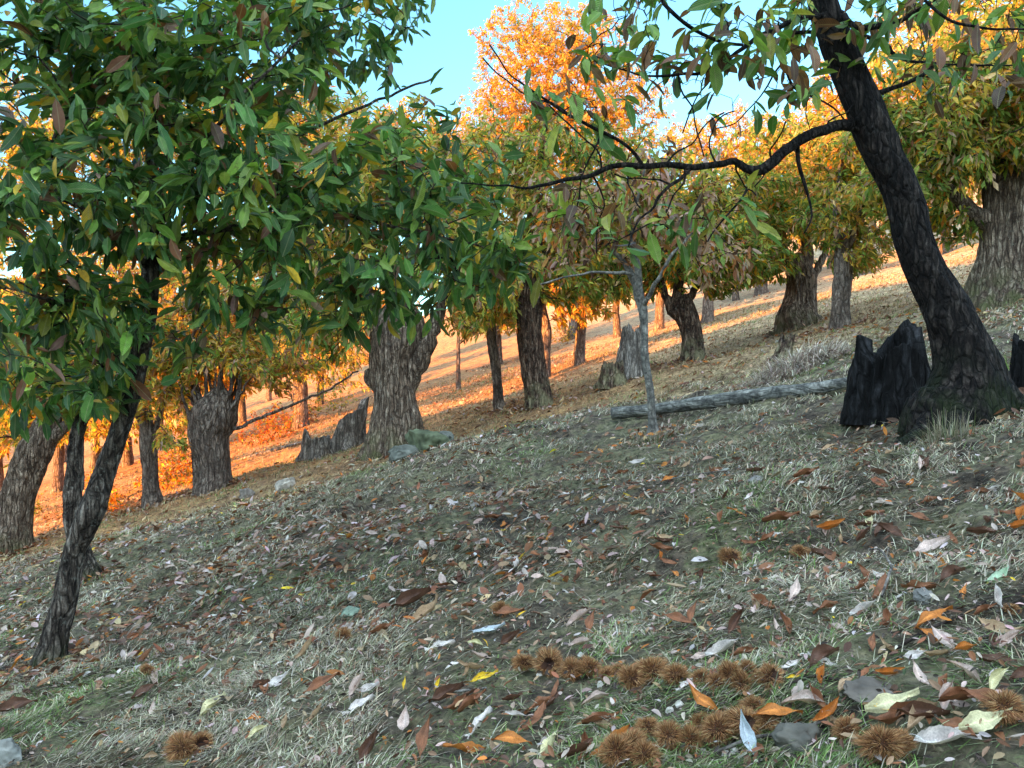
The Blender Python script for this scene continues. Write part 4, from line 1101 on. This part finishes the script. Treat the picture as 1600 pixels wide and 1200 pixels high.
keyl = [
 (505, 1090, 62, 25, 'russet', 0, .9, 'russet leaf tilted up alone in the lower left turf'), (688, 1020, 50, 0, 'pale', 2, .3, 'silvery striped leaf lying level left of the yellow flecked one'),
 (632, 1080, 20, 80, 'yellow', 0, 1.2, 'small upright yellow leaf, left of two yellow ones'), (684, 1081, 22, 70, 'yellow', 1, 1.0, 'small yellow leaf between the upright one and the long yellow one'), (757, 1072, 46, 20, 'yellow', 0, .7, 'long bright yellow leaf just left of the burr row'),
 (745, 1018, 34, -40, 'cream', 1, .4, 'yellow flecked pale leaf beside brown scraps'), (765, 994, 52, 8, 'blue', 0, .3, 'pale blue leaf above the burr row'), (795, 972, 50, 10, 'russet', 0, .5, 'reddish leaf overlapping the pale blue one'),
 (700, 1102, 60, 20, 'brown', 1, .4, 'dark brown leaf under the small yellow ones'), (740, 1115, 56, 35, 'russet', 1, .5, 'brown and pale leaf below the dark brown one'), (750, 1140, 60, 35, 'pale', 2, .2, 'narrow white leaf edge on in the grass bottom middle'),
 (800, 1178, 66, -14, 'orange', 0, .8, 'broad orange brown leaf at the bottom edge centre'), (668, 1180, 66, 70, 'russet', 0, 1.2, 'big brown leaf standing on its tip at the bottom edge'), (580, 1190, 56, 55, 'brown', 1, .8, 'brown leaf low at the bottom edge left of the big standing one'),
 (806, 1132, 34, -8, 'pale', 1, .8, 'small bluish white torn leaf left of the second burr heap'), (560, 1090, 46, 60, 'lilac', 1, .8, 'narrow lilac leaf pointing upward in lower left turf'), (575, 1088, 40, 5, 'pale', 0, .7, 'white oval leaf right of the narrow lilac one'), (560, 1112, 56, 35, 'pale', 2, .3, 'white curling leaf under the white oval one'),
 (432, 1078, 40, 20, 'pale', 0, .8, 'bright bluish white folded leaf at lower left'), (408, 1082, 36, -5, 'brown', 1, .3, 'brown leaf touching the bluish white folded one'), (332, 1112, 50, 38, 'cream', 2, .3, 'long curled pale leaf near the bottom left'),
 (398, 1134, 36, -8, 'orange', 0, .4, 'small orange leaf left of centre near the bottom'), (405, 1160, 34, 35, 'cream', 1, .6, 'small cream leaf below the orange one'), (1168, 1182, 72, 100, 'blue', 0, 1.5, 'large pale blue leaf standing upright at the bottom edge'),
 (1100, 1115, 62, 125, 'orange', 0, 1.0, 'orange brown leaf with a pale hole between the two burr heaps'), (1215, 1142, 76, -6, 'orange', 0, .7, 'large orange leaf right of the open mouthed burr'), (955, 1180, 80, 24, 'orange', 2, .5, 'long orange leaf under the left burrs'),
 (1060, 990, 54, -15, 'russet', 0, .8, 'ribbed reddish leaf paired below another in mid turf'), (1083, 975, 42, 60, 'russet', 0, 1.0, 'upright reddish leaf of the mid turf pair'), (1214, 990, 30, 100, 'lilac', 0, .9, 'small standing lilac brown leaf right of the dark curled one'), (1150, 995, 56, 50, 'brown', 1, .8, 'dark curled brown leaf in a hollow'),
 (905, 985, 48, 30, 'lilac', 1, .8, 'pale lilac leaf beside a brown one above the burr row'), (925, 988, 42, 70, 'russet', 0, .9, 'brown leaf overlapping the pale lilac one'), (1460, 988, 68, 10, 'orange', 0, .6, 'orange leaf alone in the right turf'), (1540, 972, 42, 10, 'russet', 1, .6, 'russet leaf under the white curled one at right'),
 (1558, 952, 48, 75, 'pale', 1, .8, 'white curled leaf standing at right above the russet one'), (1560, 915, 48, 14, 'mint', 1, .4, 'mint green pale leaf at the right edge'), (1428, 1044, 40, 10, 'pale', 0, 1.3, 'rounded white leaf on the bare soil'), (1390, 1068, 44, -5, 'orange', 1, .6, 'orange yellow leaf below the rounded white one'),
 (1578, 1020, 52, 25, 'lilac', 1, .8, 'pinkish pale leaf at the right edge over bare soil'), (1235, 1050, 36, 25, 'pale', 2, .4, 'bluish white scrap right of the row end'), (1240, 1070, 22, 5, 'yellow', 0, .5, 'small yellow leaf at the right end of the burr row'), (1395, 1118, 90, 4, 'cream', 0, .4, 'long pale leaf under the flat grey stone'),
 (1500, 1120, 90, 12, 'russet', 1, .6, 'large brown leaf at lower right touching a greenish pale one'), (1540, 1152, 90, 6, 'cream', 0, .5, 'greenish cream leaf with a stalk at lower right'), (1560, 1095, 60, 40, 'cream', 1, .9, 'cream yellow leaf standing at the right edge'), (1470, 1186, 100, 8, 'pale', 1, .6, 'large crumpled white leaf at the bottom right corner'),
 (1440, 1140, 80, -5, 'brown', 1, .5, 'dark brown leaf between the burr and the large brown leaf'), (1290, 1132, 60, 30, 'orange', 1, .8, 'curled orange leaf left of the small lone burr'), (1130, 1034, 60, 14, 'pale', 1, .6, 'white leaf arching over the right end clump'), (1095, 1040, 40, 10, 'lilac', 0, .7, 'lilac leaf behind the gap of the burr row'), (1165, 1040, 46, -10, 'russet', 1, .6, 'russet leaf behind the topmost burr'),
 (1070, 1082, 34, 20, 'pale', 2, .3, 'white sliver leaf below the lighter round burr'), (645, 955, 66, 25, 'brown', 1, .6, 'long rolled brown leaf above the lower left turf'), (670, 968, 56, 30, 'tan', 1, .6, 'rolled tan leaf beside the long rolled brown one'), (1220, 830, 60, 4, 'russet', 1, .6, 'row of rust brown leaf scraps under the far right slope'), (1298, 835, 46, 5, 'orange', 1, .6, 'rust orange leaf right of the scraps'),
 (1455, 868, 64, 6, 'lilac', 0, .5, 'broad lilac pale leaf in the right turf'), (1145, 880, 40, -10, 'cream', 0, .5, 'cream leaf leaning on the far burr'), (1045, 758, 26, 10, 'orange', 0, .9, 'small orange leaf standing in the upper turf'), (1260, 755, 44, 12, 'russet', 1, .6, 'russet leaf right of the dead limb'), (1590, 835, 40, 10, 'orange', 1, .6, 'orange leaf at the right edge mid height'),
 (995, 728, 28, 14, 'pale', 0, .6, 'small white leaf under the sapling'), (1350, 968, 48, 8, 'pale', 1, .5, 'pale arched leaf over a mossy hummock'), (1195, 898, 32, 4, 'lilac', 0, .5, 'lilac leaf near the far burrs'), (25, 1120, 60, 30, 'brown', 0, .6, 'dark brown leaf at the left edge near the bottom'), (240, 1120, 30, 100, 'lilac', 0, .8, 'small standing lilac leaf at lower left')]
for (px, py, w, a, c, v, tl, lab) in keyl:
    place_leaf(px, py, w, a, c, v, lab, tilt=tl)
names = list(LC); wts = np.array([3.8, 1.3, 3.2, .7, 1.5, 2.6, .12, .05, .03, .4]); wts /= wts.sum()
desc = {'russet': 'russet brown', 'orange': 'orange brown', 'brown': 'dark brown', 'pale': 'silvery white', 'lilac': 'pale lilac', 'tan': 'light tan', 'yellow': 'small yellow', 'mint': 'pale mint green', 'blue': 'pale blue', 'cream': 'cream'}
cnt = 0
MARKS = [(b_[0], b_[1], t_) for b_, t_ in (((1021, 1066), 'the tallest burr'), ((858, 1050), 'the gaping burr of the long row'), ((1180, 1072), 'the burr clump at the row end'), ((1166, 1150), 'the open mouthed burr'), ((1046, 1166), 'the second burr heap'),
  ((1382, 1192), 'the big bottom edge burr'), ((1575, 1126), 'the burr at the right edge'), ((284, 1186), 'the burr at the lower left'), ((1143, 882), 'the far burr with the curled leaf'), ((536, 1000), 'the lone middle left burr'), ((783, 960), 'the lone burr above the row'),
  ((505, 1090), 'the tilted russet leaf at lower left'), ((757, 1072), 'the long yellow leaf'), ((432, 1078), 'the bluish folded leaf'), ((765, 994), 'the pale blue leaf'), ((668, 1180), 'the big leaf standing on its tip'), ((1060, 990), 'the reddish leaf pair'), ((1150, 995), 'the dark curled leaf in the hollow'),
  ((1460, 988), 'the orange leaf on the right turf'), ((1428, 1044), 'the rounded white leaf'), ((1365, 1092), 'the flat grey stone'), ((548, 962), 'the half sunk green grey stone'), ((82, 1040), 'the scarred leaning trunk'), ((1482, 690), 'the foot of the big leaning trunk'), ((1018, 680), 'the thin sapling'),
  ((668, 703), 'the mossy rock heap'), ((1180, 740), 'the short dead limb'), ((1385, 910), 'the pale curved twig'), ((444, 762), 'the squarish stone on the crest'), ((1560, 915), 'the mint green leaf'), ((1447, 940), 'the small grey stone'), ((645, 955), 'the long rolled brown leaf'), ((1220, 830), 'the rust brown scraps'),
  ((905, 985), 'the lilac and brown leaf pair'), ((332, 1112), 'the long curled pale leaf'), ((1215, 1142), 'the large orange leaf'), ((6, 1190), 'the stone in the bottom left corner'), ((1540, 1152), 'the stalked cream leaf'), ((1392, 650), 'the black stump'), ((740, 1115), 'the brown and pale leaf'))]
USED = set()
def near_label(px, py, what, marks):
    for q in sorted(marks, key=lambda q: (q[0] - px) ** 2 + ((q[1] - py) * 1.3) ** 2):
        dx, dy = px - q[0], py - q[1]
        r_ = math.hypot(dx, dy)
        side = ('right of' if dx > 0 else 'left of') if abs(dx) > 2 * abs(dy) else ('below' if dy > 0 else 'above') if abs(dy) > 2 * abs(dx) else ('below and ' if dy > 0 else 'above and ') + ('right of' if dx > 0 else 'left of')
        far_ = 'just ' if r_ < 45 else ('' if r_ < 120 else 'well ')
        l = '%s %s%s %s' % (what, far_, side, q[2])
        if l not in USED and len(l.split()) <= 16:
            USED.add(l); return l
    return what
while cnt < 300 - len(keyl):
    py = rg.uniform(690, 985) if rg.random() < .62 else rg.uniform(985, 1195)
    px = rg.uniform(-10, 1610)
    if py < 860 - .17 * px + 20: continue
    if px < 700 and py > 1000 and rg.random() < .6: continue
    if 790 < px < 1240 and 1030 < py < 1092 or 940 < px < 1230 and py > 1092: continue
    d = hit(px, py)
    if d > 9: continue
    s = rg.uniform(.05, .105)
    c = names[rg.choice(len(names), p=wts)]
    vr = int(rg.integers(3))
    what = '%s %s leaf' % (desc[c], ('curled', 'rolled', 'flat')[vr])
    place_leaf(px, py, s * F / d, rg.uniform(0, 360), c, vr, near_label(px, py, what, MARKS), tilt=rg.uniform(0, .7), d=d)
    cnt += 1

# the countless rest of the leaf litter
def litter(name, n, r0, r1, a0, a1, L0, L1, pal, seed, T=T_MID, dens=None, mat=M_leaf_dry, kpow=1.0, flat=.45):
    rg = np.random.default_rng(seed)
    u = rg.random(n)
    r = (r0 ** kpow + (r1 ** kpow - r0 ** kpow) * u) ** (1 / kpow)
    a = np.radians(rg.uniform(a0, a1, n))
    x = np.sin(a) * r; y = np.cos(a) * r
    if dens is not None:
        k = rg.random(n) < dens(x, y); x, y = x[k], y[k]
    n = len(x)
    z = H(x, y)
    Ls = rg.uniform(L0, L1, n)
    th = rg.uniform(0, 2 * math.pi, n)
    d = np.stack([np.cos(th), np.sin(th), .26 * np.cos(th) + rg.normal(0, .28, n)], -1)
    nr = np.stack([-.26 + rg.normal(0, flat, n), rg.normal(0, flat, n), np.ones(n)], -1)
    base = np.stack([x, y, z + .012 + .02 * rg.random(n)], -1) - unit(d) * Ls[:, None] * .5
    base[:, 2] = np.maximum(base[:, 2], H(base[:, 0], base[:, 1]) + .004)
    b = Buf(); add_leaves(b, T, base, d, nr, Ls, Ls * rg.uniform(.28, .5, n), palette(n, pal, rg), rg.uniform(-.9, .9, n), fold=.5)
    tag(link(name, b.mesh(name, smooth=False), mat), kind='stuff')
PL = [(3.2, LC['lilac'] * .85), (3.0, LC['russet']), (3.2, LC['brown']), (2.4, LC['tan'] * .85), (.5, LC['pale'] * .85), (.5, LC['orange']), (.12, LC['yellow'])]
def dens_left(x, y):
    g = fbm(x * .7, y * .5, 0, 61, 3)
    k = .14 + .75 * sstep(-.05, .7, g) + .30 * sstep(1.0, -2.0, x)
    return np.clip(k, 0.04, 1) * sstep(2.6, 4.6, y) * np.where((x > .2) & (y > 4) & (y < 9), .45, 1)
litter('leaf_litter', 32000, 2.4, 13, -38, 36, .03, .09, PL, 201, dens=dens_left, kpow=1.35)
PLF = [(2.4, LC['tan']), (2.6, LC['russet']), (2, LC['lilac'] * .8), (1.6, LC['brown']), (1.2, LC['orange']), (.8, lin(196, 170, 130))]
litter('leaf_litter', 26000, 10.5, 40, -40, 40, .08, .17, PLF, 202, T=T_FAR, kpow=1.2, dens=lambda x, y: np.clip(.45 + .7 * fbm(x * .4, y * .4, 0, 62, 3), .08, 1))
litter('leaf_litter', 14000, 1.3, 7, -36, 36, .010, .036, PL + [(.3, LC['pale'] * .8)], 203, kpow=1.2)

def base_litter():
    rg = np.random.default_rng(88); X = []
    for o in bpy.data.objects:
        if o.type == 'EMPTY' and o.name.startswith(('chestnut_tree', 'sapling')) and o.location.y < 24:
            n = 260 if o.location.y > 9 else 150
            R_ = .9 if o.location.y > 9 else .32
            a = rg.uniform(0, 6.28, n); r = R_ * (.35 + rg.exponential(.45, n))
            X.append(np.stack([o.location.x + np.cos(a) * r, o.location.y + np.sin(a) * r], -1))
    X = np.vstack(X); x, y = X[:, 0], X[:, 1]; n = len(x)
    Ls = rg.uniform(.05, .12, n) * np.where(y > 9, 1.3, .8); th = rg.uniform(0, 6.28, n)
    d = np.stack([np.cos(th), np.sin(th), .26 * np.cos(th) + rg.normal(0, .35, n)], -1)
    nr = np.stack([-.26 + rg.normal(0, .5, n), rg.normal(0, .5, n), np.ones(n)], -1)
    base = np.stack([x, y, H(x, y) + .015 + .03 * rg.random(n)], -1)
    b = Buf(); add_leaves(b, T_MID, base, d, nr, Ls, Ls * rg.uniform(.28, .5, n), palette(n, PLF, rg), rg.uniform(-.9, .9, n), fold=.5)
    tag(link('leaf_litter', b.mesh('leaf_litter', smooth=False), M_leaf_dry), kind='stuff')
base_litter()
litter('soil_crumbs', 16000, 1.2, 6.5, -36, 36, .006, .022, [(3, lin(58, 48, 42)), (2, lin(84, 72, 60)), (1, lin(120, 106, 90)), (.6, lin(70, 82, 50))], 204, kpow=1.2, flat=1.2)
# ------------------------------------------------------------------ grass
def grass(name, n, r0, r1, seed, h0, h1, w0, pal, kpow, dens=None, flat=.9, a0=-37, a1=37, lbl=None):
    rg = np.random.default_rng(seed)
    u = rg.random(n)
    r = (r0 ** kpow + (r1 ** kpow - r0 ** kpow) * u) ** (1 / kpow)
    a = np.radians(rg.uniform(a0, a1, n))
    x = np.sin(a) * r; y = np.cos(a) * r
    tu = noise(x * 14, y * 14, 0, seed + 1) + .6 * noise(x * 4, y * 4, 0, seed + 2)
    k = rg.random(n) < np.clip(.5 + .55 * tu, .06, 1)
    if dens is not None: k &= rg.random(n) < dens(x, y)
    x, y, r = x[k], y[k], r[k]; n = len(x)
    z = H(x, y) + rg.uniform(-.002, .010, n) * (1 + r * .12)
    comb = 2.2 * noise(x * 1.7, y * 1.7, 0, seed + 3) * math.pi      # blades are combed in patches
    th = comb + rg.normal(0, 1.1, n)
    lie = np.clip(rg.normal(flat, .35, n), .1, 1.5)
    hh = rg.uniform(h0, h1, n) * (1 + .03 * r)
    dx = np.cos(th); dy = np.sin(th)
    slope = .26 * dx
    w = (w0 + .00026 * r) * rg.uniform(.6, 1.4, n)
    sx_, sy_ = -dy * w, dx * w
    def pt(t, e):
        ho = hh * np.sin(lie) * t
        up = hh * np.cos(lie) * (t - .25 * t * t * 2)
        return np.stack([x + dx * ho + sx_ * e, y + dy * ho + sy_ * e, z + np.maximum(up, .004 * t) + slope * ho], -1)
    v = np.stack([pt(0, 1), pt(0, -1), pt(.55, .8), pt(.55, -.8), pt(1.0, 0)], 1).reshape(-1, 3)
    f = (np.array([(0, 1, 3), (0, 3, 2), (2, 3, 4)])[None] + (np.arange(n) * 5)[:, None, None]).reshape(-1, 3)
    c = palette(n, pal, rg)
    pm = noise(x * 1.2, y * 1.2, 0, seed + 6) + rg.normal(0, .3, n)
    gsel = pm > .62
    c[gsel] = palette(int(gsel.sum()), [(3, lin(98, 122, 66)), (2, lin(116, 140, 78)), (2, lin(156, 156, 120))], rg)
    b = Buf(); b.add(v, f, np.repeat(c, 5, axis=0))
    tag(link(name, b.mesh(name, smooth=False), M_grass), kind='stuff')
PG = [(3, lin(146, 142, 120)), (2.2, lin(114, 118, 86)), (3.2, lin(178, 168, 148)), (2.2, lin(210, 198, 172)), (2.2, lin(78, 66, 56)), (1.6, lin(140, 118, 94))]
def dens_soil(x, y):
    soil = fbm(x * 1.1 + 9, y * 1.4, 0, 63, 3)
    k = np.clip(1.15 - 1.5 * sstep(.0, .7, soil), .10, 1)
    right = sstep(.5, 1.0, x) * sstep(3.6, 2.4, y)
    return k * (1 - .6 * right)
grass('grass', 330000, 1.15, 4.4, 301, .02, .085, .0005, PG, 1.15, dens_soil, flat=1.15)
grass('grass', 330000, 4.0, 13.5, 302, .03, .10, .0005, PG, 1.2, dens_soil, flat=1.05)
grass('grass', 170000, 12, 34, 303, .04, .12, .0012, [(3, lin(176, 156, 122)), (2, lin(150, 132, 100)), (2, lin(126, 120, 82)), (1, lin(104, 92, 70))], .8, None)

def tuft(label, px, py, n, h, spread, pal, seed, cat='grass tuft', name='grass_tuft', up=.5, dome=0):
    rg = np.random.default_rng(seed)
    d = hit(px, py); B = P(px, py, d); B[2] = float(H(B[0], B[1]))
    a = rg.uniform(0, 6.28, n); r = spread * np.sqrt(rg.random(n)) * .5
    x = np.cos(a) * r; y = np.sin(a) * r * .7; zz = H(B[0] + x, B[1] + y) - B[2] + dome * (1 - (r / (spread * .5)) ** 2) * rg.uniform(.2, 1, n)
    th = a + rg.normal(0, .7, n); lie = np.abs(rg.normal(up, .4, n)); hh = h * rg.uniform(.4, 1, n)
    t = np.array([0, .35, .7, 1.0])
    ho = hh[:, None] * np.sin(lie)[:, None] * t ** 1.3; upz = hh[:, None] * (np.cos(lie)[:, None] * t - .35 * t ** 2 * np.sin(lie)[:, None])
    w = .0012 * d / 2 * (1 - .8 * t)[None]
    cx = x[:, None] + np.cos(th)[:, None] * ho; cy = y[:, None] + np.sin(th)[:, None] * ho; cz = zz[:, None] + upz
    l = np.stack([cx - np.sin(th)[:, None] * w, cy + np.cos(th)[:, None] * w, cz], -1); r_ = np.stack([cx + np.sin(th)[:, None] * w, cy - np.cos(th)[:, None] * w, cz], -1)
    v = np.concatenate([l, r_], 1).reshape(-1, 3)
    f = (np.array([(0, 1, 5, 4), (1, 2, 6, 5), (2, 3, 7, 6)])[None] + (np.arange(n) * 8)[:, None, None]).reshape(-1, 4)
    b = Buf(); b.add(v, f, np.repeat(palette(n, pal, rg), 8, axis=0))
    o = link(name, b.mesh(name, smooth=False), M_grass); o.location = B
    tag(o, label, cat)
PS = [(3, lin(150, 142, 118)), (2, lin(118, 112, 88)), (1, lin(86, 96, 60))]
PB = [(3, lin(172, 158, 142)), (1.4, lin(120, 104, 92)), (3, lin(204, 192, 176))]
tuft('dry pale grass tuft at the front foot of the leaning trunk', 1482, 690, 240, .17, .22, PS, 1)
tuft('tangled heap of dry brush on the slope behind the log', 1245, 582, 4200, .26, 1.15, PB, 2, 'brush pile', 'brush_pile', up=1.35, dome=.22)
tuft('green grass tuft at the right edge beside the leaning trunk', 1592, 590, 160, .2, .25, [(2, G_BR), (1, YG)], 3)
tuft('short mossy grass tuft round the sapling foot', 1020, 690, 260, .09, .35, PS, 4)

# thicket beyond the pollards
def bush(label, px, py, w, h, n, pal, seed, d=None):
    rg = np.random.default_rng(seed)
    d = d or hit(px, py); B = P(px, py, d); B[2] = float(H(B[0], B[1])); s = d / F
    root = empty('shrub', B, label, 'shrub')
    m = n
    v = unit(rg.normal(0, 1, (m, 3))); v[:, 2] = np.abs(v[:, 2]); v *= (rg.random((m, 1)) ** .4)
    A = B + v * np.array([w * .5 * s, w * .35 * s, h * s])
    nodes = [B + np.array([k * w * .08 * s, 0, -.05]) for k in (-3, -1, 1, 3)]
    pos, par, n0, tips = grow(nodes, None, A, .25, rg, .3)
    b = Buf(); skeleton_tubes(b, pos, par, n0, tips, .004, 4, rmax=.02); link('branches', b.mesh('branches', origin=B), M_bark_far, root)
    b = Buf(); sprays(b, T_FAR, pos, par, n0, tips, rg, 10, .11, .34, pal, spread=.12); link('foliage', b.mesh('foliage', smooth=False, origin=B), M_leaf_far, root)
bush('reddish brown thicket glowing orange between the long bare branch and the cone stump', 425, 690, 130, 60, 150, [(2, RED), (2, OR), (2, BR), (1, YG)], 91)
bush('low orange thicket behind the thin brown trunk', 270, 765, 120, 80, 130, [(2, OR), (2, YE), (1, RED), (1, G_BR)], 92)
bush('low sunlit undergrowth at the left edge between the leaning trunks', 150, 800, 90, 70, 80, [(2, YE), (2, OR), (1, G_BR)], 93)
bush('yellow undergrowth glowing far beyond the dark upright tree', 880, 535, 70, 36, 90, [(3, YE), (2, OR), (1, YG)], 94)
bush('tawny bramble thicket low between the thin brown trunk and the spiky pollard', 285, 745, 70, 44, 90, [(2, BR), (2, TAN), (2, UG), (1, OR)], 95)
bush('russet bramble clump behind the long bare branch of the pollard', 455, 668, 110, 46, 130, [(2, RED), (2, BR), (2, UG), (1, YE)], 96)
bush('yellow green scrub left of the stout ribbed trunk', 520, 640, 90, 50, 110, [(3, UG), (2, YE), (1, OR)], 97)
bush('olive scrub at the left edge behind the dark leaning trunk', 30, 810, 80, 60, 80, [(3, UG), (2, YE), (1, BR)], 98)
for (px, py, lab) in ((1046, 1112, 'small white nut shell in the dark gap below the long burr row'), (1062, 1102, 'white shell sliver right of the other under the row'), (1134, 1180, 'pale shiny nut shell under the widest flattened burr'), (1098, 1176, 'pale nut shell under the burr beside the widest one'), (938, 1072, 'tiny pale nut shell under the left half of the row'), (1148, 1176, 'round pale nut shell just left of the upright blue leaf')):
    rock('nut_shell', lab, px, py, 14, 8, int(px), lin(196, 188, 178), cat='nut shell', rough=.1)
print('objects', len(bpy.data.objects))
